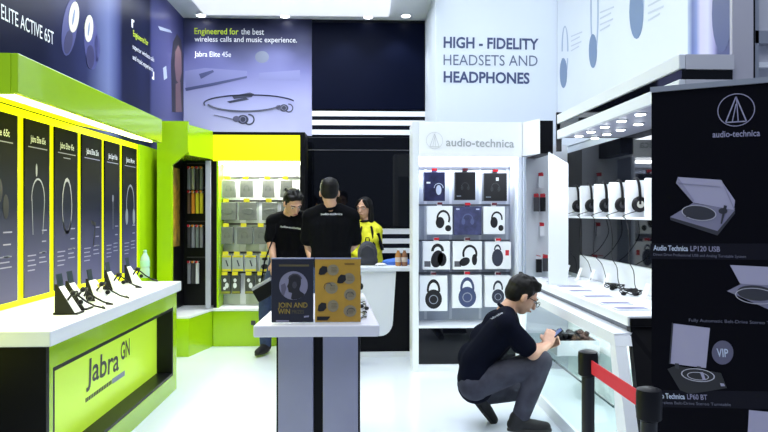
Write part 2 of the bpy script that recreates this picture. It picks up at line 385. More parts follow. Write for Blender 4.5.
for i in range(n):
    y = cy0+.05+i*L
    MB().prism([V((CX-.05, y+.012, slope(CX-.05)-.016)), V((CX-.19, y+.012, slope(CX-.19)-.016)), V((CX-.19, y+.012, slope(CX-.19)-.001)), V((CX-.05, y+.012, slope(CX-.05)-.001))], (0, L-.024, 0)).build('light_strip', stripglow, t)
t = thing('backlit_board', 'bright yellow backlit board behind the row of dark posters', 'lightbox', (-2.03, 4, .85))
yd0, yd1 = 1.95, P(138.5, 200, X=-2.03).y
MB().box(XL+.001, XL+.011, yd0, yd1, .5, 2.015).build('glowing_face', yellowglow, t)
MB().box(XL+.001, XL+.03, yd1+.002, P(159, 200, X=-2.03).y, 0, 2.015).build('side_panel', lime, t)
XP = XL+.028
posters = [(-30, 18), (25, 50), (55, 78), (82, 102), (105, 120), (123, 137)]
titles = ['Elite 65t', 'Jabra Elite 65e', 'Jabra Elite 45e', 'Jabra Elite 25e', 'Jabra Sport Pulse', 'Jabra Move']
descr = ['cut by the photo edge, leftmost of its row', 'second from the left, showing a neckband with hanging buds', 'third from the left, showing a wide neckband loop', 'fourth from the left, showing a small black angled headset', 'fifth from the left, almost plain below its title', 'farthest from the camera, showing over-ear headphones']
m_po = grad_mat('poster_print', 2, [(0, (.115, .11, .22)), (.25, (.065, .067, .14)), (.5, (.015, .018, .036)), (.75, (.006, .007, .009)), (1, (.006, .007, .007))], .5, 0, spec=.03)
for i, (a, b) in enumerate(posters):
    y0 = P(a, 200, X=XP).y; y1 = P(b, 200, X=XP).y
    zt = 1.965; zb = .88
    po = BOX('headset_poster', m_po, None, XP-.012, XP, y0, y1, zb, zt, .002)
    tag(po, 'tall dark poster, '+descr[i], 'poster', 'posters on the yellow lit board')
    pl_ = dict(X=XP); w = y1-y0
    yy = lambda f: y0+w*f
    def ln(name, f0, f1, z, h, m=inkdim): flat(name, [[V((XP, yy(f0), z)), V((XP, yy(f1), z)), V((XP, yy(f1), z+h)), V((XP, yy(f0), z+h))]], nx, m, po, .001)
    txt('title', titles[i], V((XP, yy(.2 if i else .45), zt-.135)), V((XP, yy(.8), zt-.135)), .04, V((0, 0, 1)), inkwhite, po, .01)
    ln('subtitle_line', .12, .88, zt-.17, .006); 
    if i == 2: ln('subtitle_line', .35, .65, zt-.2, .006)
    for k in range(3): ln('feature_line', .66, .66+.2-.03*k, 1.28-.07*k, .008, inkpale if k == 2 else inkdim)
    for k in range(4): ln('small_print_line', .1, .42-.05*(k % 2), 1.13-.03*k, .007)
    for k in range(3): ln('small_print_line', .55, .85-.05*(k % 2), 1.14-.03*k, .007)
    pc = V((XP+.001, yy(.5), 1.46)); u = V((0, 1, 0)); v = V((0, 0, 1)); shapes = []
    if i == 0: shapes = [disc2(pc+u*.03+v*.06, u, v, .035, .07), disc2(pc+u*.1-v*.03, u, v, .03, .07)]
    elif i == 1: shapes = ring2(pc+v*.02, u, v, .075, .082, -.1, PI+.1, 14, 1.6)+[[pc+u*(s*.078)+v*.02, pc+u*(s*.078+.006)+v*.02, pc+u*(s*.06)-v*.2, pc+u*(s*.06-.006)-v*.2] for s in (-1, 1)]+[disc2(pc-u*.02+v*.2, u, v, .01, .04)]
    elif i == 2: shapes = ring2(pc-v*.02, u, v, .066, .075, -PI*.8, PI*.8+PI, 22, 2.6)
    elif i == 3: shapes = [[pc-u*.04-v*.12, pc+u*.06-v*.14, pc+u*.06-v*.165, pc-u*.02-v*.15], [pc+u*.05-v*.15, pc+u*.06-v*.15, pc+u*.02-v*.32, pc+u*.005-v*.32]]
    elif i == 4: shapes = [disc2(pc+v*.05, u, v, .014, .03), [pc+v*.03, pc+v*.03+u*.004, pc-v*.2+u*.004, pc-v*.2]]
    else: shapes = ring2(pc, u, v, .085, .095, -.2, PI+.2, 16, 1.9)+[disc2(pc+u*s*.085-v*.1, u, v, .03, .07) for s in (-1, 1)]
    flat('headset_picture', shapes, nx, inkblack if i in (0, 3) else mat('poster_picture', (.22, .23, .3), .4), po, .001)
# counter
kz = .85; th = .075; ka = P(50.5, 331, Z=kz); kc_ = P(181.5, 281, Z=kz); KX = (ka.x+kc_.x)/2; ky0, ky1 = ka.y, kc_.y
t = thing('display_counter', 'white topped lime green display counter with dark lettering on its front, along the left wall', 'counter', (-1.75, 4, 0))
kb = XL+.032
MB().box(kb, KX, ky0, ky1, kz-th, kz, .006).build('worktop', white, t)
MB().box(kb, KX-.03, ky0+.02, ky0+.05, 0, kz-th-.001).build('near_end_panel', black, t)
MB().box(kb, KX-.03, ky1-.06, ky1-.03, 0, kz-th-.001).build('far_end_panel', lime, t)
fx = KX-.03
mb = MB()
mb.box(fx-.04, fx, ky0+.051, ky1-.061, kz-th-.115, kz-th-.001)      # apron
mb.box(fx-.04, fx, ky0+.051, ky0+.085, .13, kz-th-.1155)
mb.box(fx-.04, fx, ky1-.12, ky1-.061, .13, kz-th-.1155)
mb.box(fx-.04, fx, ky0+.051, ky1-.061, 0, .1295)
mb.build('front_frame', lime, t)
mb = MB(); d = .022   # black lining of the recess
y0, y1, z0, z1 = ky0+.086, ky1-.121, .131, kz-th-.116
mb.box(fx-.17, fx-.001, y0, y1, z1-.02, z1); mb.box(fx-.17, fx-.001, y1-.02, y1, z0+.0205, z1-.0205); mb.box(fx-.17, fx-.001, y0, y0+.02, z0+.0205, z1-.0205); mb.box(fx-.17, fx-.001, y0, y1, z0, z0+.02)
mb.build('recess_lining', blackplastic, t)
lp = MB().box(fx-.20, fx-.12, y0+.021, y1-.021, z0+.021, z1-.021).build('lit_front_panel', limeglow, t)
XK = fx-.12
def LT(name, s, l, r, h, m, bold=0): return pxtext(name, s, l, r, h, m, lp, X=XK, bold=bold)
dk = mat('charcoal_letter', (.035, .04, .05), .4)
LT('lettering', 'Jabra', (86, 384), (118.5, 369.5), 24, dk, .014)
LT('lettering', 'GN', (120.5, 360.5), (129.5, 354.5), 17, dk, .02)
pol = []
for k in range(16):
    x = 85.5+k*1.65; y = 402.5-(x-85.5)*.72; pol.append(frompx([(x, y), (x+1.0, y-.7), (x+1.0, y-4.6), (x, y-4)], X=XK))
flat('dash_row', pol, nx, dk, lp, .002)
flat('dash_bar', [frompx([(112, 384), (124.5, 375.5), (124.5, 370.5), (112, 379)], X=XK)], nx, mat('blue_grey_letter', (.25, .30, .42), .4), lp, .002)
# demo stands with headsets on the counter
dtx = ['nearest the camera at the left of its row', 'second from the left, close to the nearest stand', 'middle one, with a white card and yellow strip', 'fourth from the left, behind a thick black cable', 'farthest one, beside the water bottle']
for i, (px, py, cardm) in enumerate([(69, 314, whitebox), (79, 309.5, whitebox), (98, 302.5, yellow), (115, 291, whitebox), (134, 284, whitebox)]):
    q = P(px, py, Z=kz); s = .9 if i > 1 else 1.0
    t = thing('headset_stand', 'headset demo stand on the left counter, '+dtx[i], 'display stand', q, group='headset demo stands on the left counter')
    u = V((0, 1, 0)); w = V((.42, -.1, 1)).normalized()
    MB().box(q.x-.07, q.x+.06, q.y-.035, q.y+.055, kz+.0005, kz+.012, .003).build('base', blackplastic if i < 2 else whitebox, t)
    MB().prism([q+V((-.05, -.035, .012)), q+V((.05, -.035, .012)), q+V((-.04, -.035, .15*s))], (0, .07 if i != 2 else .10, 0)).build('wedge_body', whitebox, t)
    MB().prism([q+V((-.058, -.0355, .0125)), q+V((.045 if i in (0, 1) else .0, -.0355, .0125)), q+V((-.046, -.0355, .165*s)), q+V((-.058, -.0355, .165*s))], (0, -.004, 0)).build('side_plate', blackplastic, t)
    MB().obox(q+V((-.048, 0, .155*s+.02)), (0, 1, 0), (-.15, 0, 1), (1, 0, .15), .062, .085, .004).build('backboard_card', mat('blue_grey_card', (.03, .045, .06), .5, spec=.1), t)
    if i == 2: MB().obox(q+V((.012, .013, .105)), (0, 1, 0), (-.09, 0, .138), (.138, 0, .09), .10, .02, .004).build('yellow_strip', yellow, t)
    mb = MB()
    mb.tube([q+V((.0+.05*math.cos(a)*.6, .02+.05*math.sin(a), .07+.05*math.cos(a))) for a in [k*2*PI/14 for k in range(14)]], .006, 6, True)
    mb.ell(q+V((.03, -.02, .115)), (.014, .02, .016)); mb.ell(q+V((.035, .06, .055)), (.014, .018, .015))
    hs = mb.build('headset', blackplastic, t, True)
    mb = MB(); e = .12 if i % 2 else .19
    mb.tube([q+V((.03, .03, .10)), q+V((.07, .05, .06)), q+V((.10, .09, .03)), q+V((.13, .15, .008)), q+V((.08, e+.06, .006))], .0055, 6)
    mb.build('cable', blackplastic, t, True)
    if i == 3:
        MB().box(q.x-.02, q.x+.1, q.y-.14, q.y-.02, kz+.0005, kz+.006, .002).build('info_card', acryl, t)
# water bottle
q = P(145, 277.5, Z=kz)
t = thing('water_bottle', 'pale green plastic water bottle at the far end of the left counter', 'bottle', q)
plastic_green = mat('pale_green_plastic', (.55, .80, .68), .15, alpha=.85)
MB().lathe(q, [(.033, 0.0005), (.038, .01), (.038, .07), (.034, .08), (.038, .09), (.038, .14), (.032, .17), (.016, .2), (.0135, .21)], (0, 0, 1), 20).build('bottle_body', plastic_green, t, True)
MB().lathe(q+V((0, 0, .2105)), [(.014, 0), (.014, .018), (.012, .021)], (0, 0, 1), 16).build('cap', mat('mint_cap', (.35, .62, .5), .4), t)
MB().lathe(q+V((0, 0, .095)), [(.0385, 0), (.0388, .001), (.0388, .045), (.0385, .046)], (0, 0, 1), 20).build('label_band', mat('mint_label', (.4, .72, .55), .4), t)
# ================================================================== GREEN CORNER UNIT AND BACK UNIT
Y1, Y2 = 6.2, 6.72
ax0, ax1 = P(157, 200, Y=Y1).x, P(188, 200, Y=Y1).x
bx0 = P(213, 200, Y=Y2).x; bx1 = P(300, 200, Y=Y2).x
zt = P(172, 121, Y=Y1).z
t = thing('corner_shelf_unit', 'tall lime green corner unit with a black niche of hanging packs, beyond the left counter', 'display unit', (ax0+.1, Y1+.2, 0))
ax0 = max(ax0, XL+.035)
xm = P(172, 200, Y=Y1).x; zc1 = P(172, 165, Y=Y1).z; zc2 = P(188, 152, Y=Y1).z
MB().prism([V((ax0, Y1, 0)), V((xm, Y1, 0)), V((xm, Y1, zc1)), V((ax1, Y1, zc2)), V((ax1, Y1, zt)), V((ax0, Y1, zt))], (0, .04, 0)).build('end_frame', lime, t)
# header between end frame and back unit
hz0 = P(200, 157, Y=6.45).z
MB().prism([V((ax1-.03, Y1+.041, hz0)), V((ax1, Y1+.041, hz0)), V((bx0, Y2, hz0)), V((bx0-.03, Y2, hz0))], (0, 0, zt-.03-hz0)).build('header', lime, t)
MB().prism([V((ax0, Y1+.041, hz0)), V((ax1-.031, Y1+.041, hz0)), V((bx0-.031, Y2, hz0)), V((bx0-.031, 6.99, hz0)), V((ax0, 6.99, hz0))], (0, 0, .03)).build('niche_ceiling', lime, t)
MB().box(ax0, bx0-.035, 7.0, 7.03, 0, zt-.05).build('niche_back', blackplastic, t)
MB().box(ax0, ax0+.03, Y1+.041, 6.999, 0, hz0-.001).build('niche_side', blackplastic, t)
MB().box(ax0+.0305, ax0+.06, 6.45, 6.75, 1.05, 1.85).build('gold_strip', mat('amber_foil', (.30, .17, .02), .35, noise=.7, nscale=14), t)
bz = .37
MB().prism([V((ax1-.28, Y1+.041, 0)), V((ax1-.005, Y1+.041, 0)), V((bx0-.004, Y2, 0)), V((bx0-.004, 6.99, 0)), V((ax1-.28, 6.99, 0))], (0, 0, bz)).build('plinth', lime, t)
MB().prism([V((ax1-.28, Y1+.041, bz+.001)), V((ax1+.0, Y1+.041, bz+.001)), V((bx0-.002, Y2, bz+.001)), V((bx0-.002, 6.99, bz+.001)), V((ax1-.28, 6.99, bz+.001))], (0, 0, .02)).build('white_ledge', white, t)
rows = [(168, 'top row', 4, [grey, silver, darkgrey, mat('smoke_card', (.2, .24, .24), .4)]), (192, 'second row', 4, [mat('dull_brown_card', (.12, .07, .04), .5), orange, yellow, yellow]), (226, 'third row', 4, [darkgrey, grey, mat('smoke_card', (.2, .24, .24), .4), grey]), (262, 'bottom row', 3, [grey, darkgrey, whitebox])]
nth = ['leftmost', 'second from the left', 'third from the left', 'rightmost']
for (py, rn, n, ms) in rows:
    rail = MB(); q = P(194, py-4, Y=6.98)
    rail.box(P(187, py, Y=6.98).x, P(206, py, Y=6.98).x, 6.975, 6.999, q.z, q.z+.012); rb = rail.build('hook_rail', darkgrey, t)
    for k in range(n):
        px = 187.8+k*4.1+(3.2)/2
        c = P(px, py, Y=6.9)
        o = thing('hanging_pack', 'narrow %s pack in the black corner niche, %s, %s' % (ms[k].name.replace('_', ' ').replace('card', '').replace('plastic', '').replace('brushed', '').strip().replace('  ', ' '), rn, nth[k] if k < n-1 else 'rightmost'), 'package', c, group='packs in the black corner niche')
        MB().box(c.x-.016, c.x+.016, 6.88, 6.91, c.z-.23, c.z-.012, .003).build('carton', ms[k], o)
        MB().box(c.x-.008, c.x+.008, 6.894, 6.897, c.z-.012, c.z+.012).build('hang_tab', whitebox, o)
        MB().tube([V((c.x, 6.976, c.z+.004)), V((c.x, 6.86, c.z+.004))], .0035, 6).build('hook', silver, rb)
        MB().box(c.x-.012, c.x+.012, 6.857, 6.86, c.z-.008, c.z+.014).build('price_tag', orange if k % 2 else red, rb)
# back unit
t = thing('wall_display_unit', 'lime green display unit with bright yellow header and white back on the rear wall', 'display unit', ((bx0+bx1)/2, Y2+.1, 0))
hx1 = bx1
htop = P(256, 135, Y=Y2).z; hbot = P(256, 161, Y=Y2).z
MB().box(bx0+.001, hx1, Y2, Y2+.30, hbot, htop).build('yellow_header', yellowglow, t)
fr = P(305, 200, Y=Y2).x
mb = MB(); mb.box(bx0+.001, fr, Y2-.01, Y2+.31, htop+.001, htop+.03); mb.box(hx1+.001, fr, Y2-.01, Y2+.31, 0, htop+.0005); mb.box(bx0+.001, bx0+.035, Y2+.01, Y2+.3, .40, hbot-.001)
mb.build('black_frame', black, t)
MB().box(P(205.5, 200, Y=Y2-.03).x, P(210.5, 200, Y=Y2-.03).x, Y2-.03, Y2-.002, .40, hbot-.0).build('grey_stile', mat('lilac_aluminium', (.42, .43, .52), .4), t)
yb = Y2+.26
MB().box(bx0+.036, hx1, yb, yb+.03, .40, hbot-.001).build('back_board', mat('pale_green_board', (.60, .66, .60), .5, noise=.05, nscale=3), t)
MB().box(bx0+.036, bx0+.055, Y2+.01, yb-.001, .40, hbot-.001).build('side_board', lime, t)
MB().box(bx0+.056, hx1, Y2+.02, yb-.002, hbot-.022, hbot-.002).build('lamp_box', mat('cool_lamp', (1, 1, .9), .4, emit=5, ecol=(1, 1, .85)), t)
for px in (243, 262, 281): MB().box(P(px, 200, Y=yb).x-.03, P(px, 200, Y=yb).x+.03, yb-.008, yb-.001, .40, hbot-.03).build('upright', whitebox, t)
MB().box(bx0+.001, fr-.05, Y2+.001, Y2+.30, 0, .369).build('plinth', lime, t)
MB().box(bx0+.001, fr-.05, Y2-.02, Y2+.30, .37, .399, .003).build('white_ledge', whitebox, t)
for px in (203, 253.5):
    c = P(px, 323, Y=Y2); 
    mb = MB(); mb.box(c.x-.025, c.x+.02, Y2-.006, Y2+.0005, c.z-.02, c.z+.025); mb.box(c.x+.0, c.x+.035, Y2-.006, Y2+.0005, c.z-.035, c.z-.012)
    if px > 210: mb.build('socket_plate', darkgrey, t)
greypack = mat('grey_carton', (.15, .16, .15), .5, noise=.12, nscale=20); palepack = mat('pale_grey_carton', (.38, .42, .44), .5); darkpack = mat('charcoal_carton', (.05, .055, .055), .5)
packrows = [('top row', 177, [(222, 235), (240, 253), (262, 274), (280, 292)], 180, 197.5, greypack),
            ('second row', 201, [(218, 236), (239, 256), (262, 277), (281, 296)], 202.5, 220, greypack),
            ('third row', 224, [(221, 233), (237, 252), (254, 269)], 227, 244, greypack),
            ('fourth row', 252.5, [(222, 231), (232.5, 243), (245, 256), (260, 269.5)], 255, 271.5, palepack),
            ('bottom row', 272.5, [(221, 230.5), (232, 240), (245, 254), (256, 266)], 275, 294, darkpack)]
nth = ['first from the left', 'second from the left', 'third from the left', 'fourth from the left']
for r, (rn, ry, xs, y0, y1, m) in enumerate(packrows):
    ra = P(217, ry, Y=yb-.01); rb_ = P(299, ry, Y=yb-.01)
    rail = MB().box(ra.x, min(rb_.x, hx1), yb-.022, yb-.009, ra.z-.008, ra.z+.010).build('hook_rail', darkgrey, t)
    for k, (x0, x1) in enumerate(xs):
        YP = yb-.12-.01*(k % 2)
        a = P(x0, y0, Y=YP); b = P(x1, y1, Y=YP); cx = (a.x+b.x)/2
        kind = {greypack: 'grey headset pack', palepack: 'pale yellow edged pack', darkpack: 'charcoal earphone pack'}[m]
        o = thing('hanging_pack', '%s on the green rear unit, %s, %s' % (kind, rn, nth[k]), 'package', V((cx, YP, b.z)), group='packs on the green rear display unit')
        ca = MB().box(a.x, b.x, YP, YP+.05, b.z, a.z, .004).build('carton', m, o)
        MB().box(cx-.02, cx+.02, YP+.02, YP+.024, a.z, a.z+.03).build('hang_tab', m, o)
        cc = V((cx, YP-.001, (a.z+b.z)/2)); u = V((1, 0, 0)); v = V((0, 0, 1)); w = (b.x-a.x)
        if r == 1: MB().tube([cc+u*w*.32*math.cos(q*PI/8)+v*.03*math.sin(q*PI/8)*(1+.3*math.cos(q*PI/8)) for q in range(16)], .004, 5, True, flat=.4).build('headset_picture', mat('dim_picture', (.06, .07, .07), .4), ca)
        elif r < 3: flat('headset_picture', hp_print(cc, u, v, w*.5), ny, mat('dim_picture2', (.11, .12, .11), .4), ca)
        elif r == 3:
            flat('edge_band', [[V((a.x, YP, zq)), V((b.x, YP, zq)), V((b.x, YP, zq+.022)), V((a.x, YP, zq+.022))] for zq in (a.z-.026, b.z+.004)], ny, yellow, ca)
            if k < 3: flat('earphone_picture', [[cc+u*-.012+v*.03, cc+u*.0+v*.035, cc+u*.022-v*.03, cc+u*.01-v*.035]], ny, inkdark, ca, .002)
            else: flat('earphone_picture', [disc2(cc-v*.035, u, v, w*.38, .028), disc2(cc+v*.045, u, v, w*.3, .015)], ny, inkblack, ca, .002)
        else: flat('earphone_picture', [disc2(cc-v*.01+u*.012*(-1)**k, u, v, .02, .03), disc2(cc+v*.045-u*.01, u, v, .017, .02)]+([disc2(cc-v*.04-u*.012, u, v, .015, .018)] if k in (0, 3) else []), ny, inkwhite, ca); flat('edge_band', [[V((a.x, YP, b.z+.005)), V((b.x, YP, b.z+.005)), V((b.x, YP, b.z+.03)), V((a.x, YP, b.z+.03))]], ny, mat('olive_band', (.25, .25, .03), .5), ca) if r == 4 else None
        MB().tube([V((cx, yb-.02, a.z+.022)), V((cx, YP-.05, a.z+.022))], .004, 6).build('hook', silver, rail)
        MB().box(cx-.03, cx+.03, YP-.055, YP-.051, a.z+.002, a.z+.04).build('price_tag', yellow, rail)
# ================================================================== WHITE WALL WITH LETTERING, RIGHT WALL PICTURES
YW = YT-.001; tw = dict(Y=YW)
pxtext('lettering', 'HIGH - FIDELITY', (443.5, 47.5), (538.5, 49.5), 10.5, inknavy, ww, bold=.028, **tw)
pxtext('lettering', 'HEADSETS AND', (443.5, 65), (537.5, 66), 10.5, mat('slate_letter', (.12, .15, .24), .5), ww, **tw)
pxtext('lettering', 'HEADPHONES', (443.5, 82), (529.5, 83.5), 10.5, inknavy, ww, bold=.028, **tw)
nrx = V((-1, 0, 0)); XQ = XR-.012
rg = BOX('wall_graphic', mat('pale_print', (.74, .79, .87), .4, noise=.03, nscale=1.2), None, XQ, XR-.001, 3.0, YT-.012, 2.02, 3.9)
tag(rg, 'white printed graphic with three tall blue headphones on the upper right wall', 'wall graphic')
rp = dict(X=XQ-.001)
def rpoly(cx, cy, rx, ry, n=20): return [P(cx+rx*math.cos(2*PI*i/n), cy+ry*math.sin(2*PI*i/n), **rp) for i in range(n)]
def rarc(cx, cy, rx, ry, w, a0, a1, n=18):
    out = []
    for i in range(n):
        t0 = a0+(a1-a0)*i/n; t1 = a0+(a1-a0)*(i+1)/n
        f = lambda k, t: P(cx+(rx+k)*math.cos(t), cy+(ry+k)*math.sin(t), **rp)
        out.append([f(0, t0), f(w, t0), f(w, t1), f(0, t1)])
    return out
hpm = mat('blue_grey_picture', (.16, .24, .40), .4); hpm2 = mat('pale_blue_picture', (.38, .46, .62), .4)
flat('headphones_picture', rarc(565, 48, 2.2, 21, 1.2, PI*.95, PI*2.05)+rarc(565, 50, 2.2, 26, 1.2, PI*.1, PI*.9), nrx, hpm2, rg, .001)
flat('headphones_picture', [rpoly(563.5, 73, 3.6, 15)], nrx, hpm, rg, .002)
flat('headphones_picture', rarc(594.5, 10, 2.8, 45, 1.4, -PI*.1, PI*1.1), nrx, hpm2, rg, .001)
flat('headphones_picture', [rpoly(593, 51, 4, 17)], nrx, hpm, rg, .002)
flat('headphones_picture', rarc(637, -10, 6, 46, 1.5, 0, PI), nrx, hpm2, rg, .001)
flat('headphones_picture', [rpoly(636.5, 12, 7, 27)], nrx, hpm, rg, .002)
# faint lettering beside each
for (x, y, s) in ((571, 36, .8), (600, 12, 1.0), (648, -2, 1.2)):
    flat('small_print_line', [frompx([(x, y+k*6*s), (x+(14-3*k % 5)*s, y+k*6*s-6*s), (x+(14-3*k % 5)*s, y+k*6*s-4.3*s), (x, y+k*6*s+1.4*s)], **rp) for k in range(4)], nrx, mat('faint_ink', (.55, .6, .7), .5), rg, .001)
pg = dict(X=XQ-.004)
q0 = P(688, 53, **pg); q1 = P(732, 53, **pg)
pn = BOX('photo_print', grad_mat('cool_portrait_print', 1, [(0, (.06, .07, .18)), (.42, (.08, .09, .22)), (.48, (.34, .32, .6)), (.6, (.66, .65, .80)), (.74, (.62, .58, .80)), (.82, (.22, .28, .58)), (.9, (.12, .16, .4)), (1, (.5, .58, .75))], .35, .4, (.05, .07, .2), 3), None, XQ-.006, XQ-.0005, q1.y-.1, q0.y, 2.05, 3.7)
tag(pn, 'blue and lilac photographic print on the right wall beside the grey pillar', 'photo print')
flat('headphone_cup_picture', [[P(722+10*math.cos(2*PI*i/20), 14+38*math.sin(2*PI*i/20), X=XQ-.0065) for i in range(20)]], nrx, mat('indigo_picture', (.07, .09, .22), .4), pn, .001)
# ================================================================== RIGHT CANOPY
RX = 1.43; ry0, ry1 = P(679, 60, X=RX).y, P(557, 130, X=RX).y
rz1 = P(650, 68.6, X=RX).z; rz0 = P(600, 123, X=RX).z
t = thing('lit_canopy', 'white box canopy with a black band and two rows of downlights, above the headphone shelf', 'canopy', (1.65, 3.8, rz0))
bw = .045; bz0 = rz0+.065
MB().box(RX, RX+.03, ry0, ry1, rz0, bz0-.001, .003).build('lower_fascia', white, t)
MB().box(RX+.012, RX+.03, ry0, ry1, bz0, bz0+bw).build('black_band', blackgloss, t)
MB().box(RX, RX+.03, ry0, ry1, bz0+bw+.001, rz1, .003).build('upper_fascia', white, t)
pe = pl-.003
mb = MB(); mb.box(RX+.031, pe, ry0, ry0+.03, rz0, bz0-.001); mb.box(RX+.031, pe, ry0, ry0+.03, bz0+bw+.001, rz1-.0); mb.build('end_board', mat('end_laminate', (.62, .62, .68), .4), t)
MB().box(RX+.031, pe, ry0+.012, ry0+.03, bz0, bz0+bw).build('black_band', blackgloss, t)
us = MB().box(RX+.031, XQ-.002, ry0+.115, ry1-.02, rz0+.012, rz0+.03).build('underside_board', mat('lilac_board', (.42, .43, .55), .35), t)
MB().box(RX+.031, XQ-.002, ry0+.115, ry1-.02, rz1-.03, rz1-.005).build('top_board', white, t)
MB().box(RX, RX+.035, ry1+.001, ry1+.026, rz0-.09, rz1+.02).build('far_end_post', black, t)
MB().box(RX+.036, XQ-.03, ry1-.015, ry1+.02, rz0+.012, rz1-.04).build('far_end_board', black, t)
for row, xs in (('row nearer the aisle', (578, 590, 604, 621, 640)), ('row nearer the wall', (594, 606, 620, 638))):
    for px in xs:
        X = RX+.11 if row.endswith('aisle') else RX+.27
        py = 212-(px-362)*(rz0-H)/X
        c = P(px, py, Z=rz0+.004); c.x = X
        c = V((X, 640*X/(px-362)*.985, rz0+.012))
        lm = MB().lathe(c-V((0, 0, .008)), [(.032, 0), (.036, .002), (.036, .0075)], (0, 0, 1), 16).build('downlight_rim', silver, us)
        MB().lathe(c-V((0, 0, .012)), [(.027, 0), (.027, .0035)], (0, 0, 1), 16).build('downlight_face', lampglow, lm)
# ================================================================== HEADPHONE DISPLAY WALL under the canopy
t = thing('display_wall', 'glossy black display wall under the white canopy on the right', 'display wall', (1.9, 4.5, 1.02))
yA = P(582, 200, X=1.90).y
MB().box(1.90, XR-.001, ry0+.15, yA, 1.03, rz0+.01).build('gloss_panel', blackgloss, t)
MB().box(1.905, XR-.001, yA+.001, 6.1, .852, rz0+.01).build('matt_panel', black, t)
MB().box(1.88, XR-.001, ry0+.15, yA, .852, 1.028).build('white_backsplash', white, t)
# chamfered white bracket
x0, x1 = P(549.5, 200, Y=4.76).x, P(568.5, 200, Y=4.76).x
za, zb = P(549, 152, Y=4.76).z, P(568, 163.5, Y=4.76).z
o = MB().prism([V((x0, 4.765, .853)), V((x1, 4.765, .853)), V((x1, 4.765, zb)), V((x0, 4.765, za))], (0, .03, 0)).build('end_bracket', mat('cool_white', (.70, .74, .84), .4), None)
tag(o, 'upright white panel with slanted top edge under the far end of the right canopy', 'side panel')
# shelf
t = thing('headphone_shelf', 'white wall shelf with upright white fins carrying headphones, on the black wall', 'shelf', (1.82, 4.6, 1.36))
MB().box(1.75, 1.899, 3.72, 5.52, 1.35, 1.365, .003).build('shelf_board', white, t)
fy = []
for px in (568, 580.5, 594.5, 609.5, 626, 645.5):
    y = P(px, 200, X=1.75).y; fy.append(y)
    MB().box(1.75, 1.898, y, y+.022, 1.366, 1.61, .006).build('fin', white, t)
def headphones(y, z=1.45, X=1.825, rimm=silver, label='', sc=1.0):
    o = thing('headphones', label, 'headphones', (X, y, z-.05), group='headphones on the white fins')
    yc = y+.011; h = (1.61-z)+.012
    pts = [V((X, yc+.058*sc*math.cos(a), z+h*math.sin(a)**.7 if math.sin(a) > 0 else z)) for a in [k*PI/16 for k in range(17)]]
    MB().tube(pts, .009, 8, flat=1.6).build('headband', blackplastic, o, True)
    for s in (-1, 1):
        c = V((X, yc+s*.035, z))
        cu = MB().lathe(c, [(.03, 0), (.049, .002), (.053, .012), (.048, .022), (.034, .027), (.0, .028)] , (0, s, 0), 22).build('ear_cup', blackplastic, o, True)
        MB().lathe(c+V((0, s*.0285, 0)), [(.024, 0), (.024, .001), (.018, .0014), (.0, .0015)], (0, s, 0), 20).build('cap_ring', rimm, cu, True)
    mb = MB(); y2 = yc+.02
    sg = random.uniform(-.06, .06)
    pts = [V((X-.02, yc-.045, z-.045)), V((X-.11, yc-.05, z-.075)), V((1.735, yc-.05, 1.345)), V((1.73, yc-.06+sg, 1.22)), V((1.77, yc+.05+sg, 1.08)), V((1.84, yc+.08, 1.0)), V((1.83, yc-.02-sg, .91)), V((1.80, yc-.10, .866))]
    P4 = []
    for i in range(len(pts)-1):
        for k in range(4):
            f = k/4; p0 = pts[max(i-1, 0)]; p1 = pts[i]; p2 = pts[i+1]; p3 = pts[min(i+2, len(pts)-1)]
            P4.append(.5*((2*p1)+(p2-p0)*f+(2*p0-5*p1+4*p2-p3)*f*f+(3*p1-p0-3*p2+p3)*f**3))
    MB().tube(P4+[pts[-1]], .003, 6).build('cable', blackplastic if random.random() < .6 else grey, o, True)
nm = ['farthest from the camera, beside the slanted white panel', 'second from the far end of the shelf', 'in the middle of the five', 'second nearest to the black banner', 'nearest the banner, with a pale ring']
for i in range(5):
    headphones(fy[i], rimm=mat('pale_ring', (.5, .5, .45), .3) if i == 4 else darkgrey, label='black headphones over a white fin, '+nm[i])
# ================================================================== WHITE CABINET with headphone boxes
CY = 5.6
cx0, cx1 = P(412.5, 300, Y=CY).x, P(522, 300, Y=CY).x
ct = P(470, 122, Y=CY).z; cb = P(470, 157, Y=CY).z; cd = .34
t = thing('shelf_cabinet', 'tall white wall cabinet with lit header sign and rows of hanging headphone boxes', 'display cabinet', ((cx0+cx1)/2, CY+.2, 0))
cool = mat('cool_white', (.70, .74, .84), .4)
MB().box(cx0, cx0+.055, CY, CY+cd, 0, ct, .003).build('side_panel', white, t)
MB().box(cx1-.035, cx1, CY, CY+cd, 0, cb, .003).build('side_panel', cool, t)
hd = MB().box(cx0+.056, cx1, CY+.001, CY+cd, cb, ct, .003).build('header_sign', mat('sign_face', (.86, .88, .92), .4, emit=.06, ecol=(.9, .93, 1)), t)
pxtext('lettering', 'audio-technica', (446, 146), (514, 147.5), 8, mat('sign_grey_ink', (.42, .44, .47), .5), hd, bold=.012, Y=CY)
cc = P(434.5, 140.5, Y=CY); r = 8.5*CY/640; U_ = V((1, 0, 0)); V_ = V((0, 0, 1))
def logo(c, u, v, r, m, par, n, w=.05):
    ps = ring2(c, u, v, r*(1-w*1.4), r, 0, 2*PI, 36)
    def seg(a, b, k=w):
        a = V(c)+V(u)*a[0]*r+V(v)*a[1]*r; b = V(c)+V(u)*b[0]*r+V(v)*b[1]*r
        d = (b-a).normalized(); q = V(n).cross(d)*r*k
        return [a-q, b-q, b+q, a+q]
    ps += [seg((0, .8), (-.55, -.72)), seg((0, .8), (.55, -.72)), seg((-.55, -.72), (.55, -.72)), seg((0, .35), (-.2, -.72), w*.8), seg((.02, .8), (.12, -.72), w*.8)]
    return flat('round_logo', ps, n, m, par, .001)
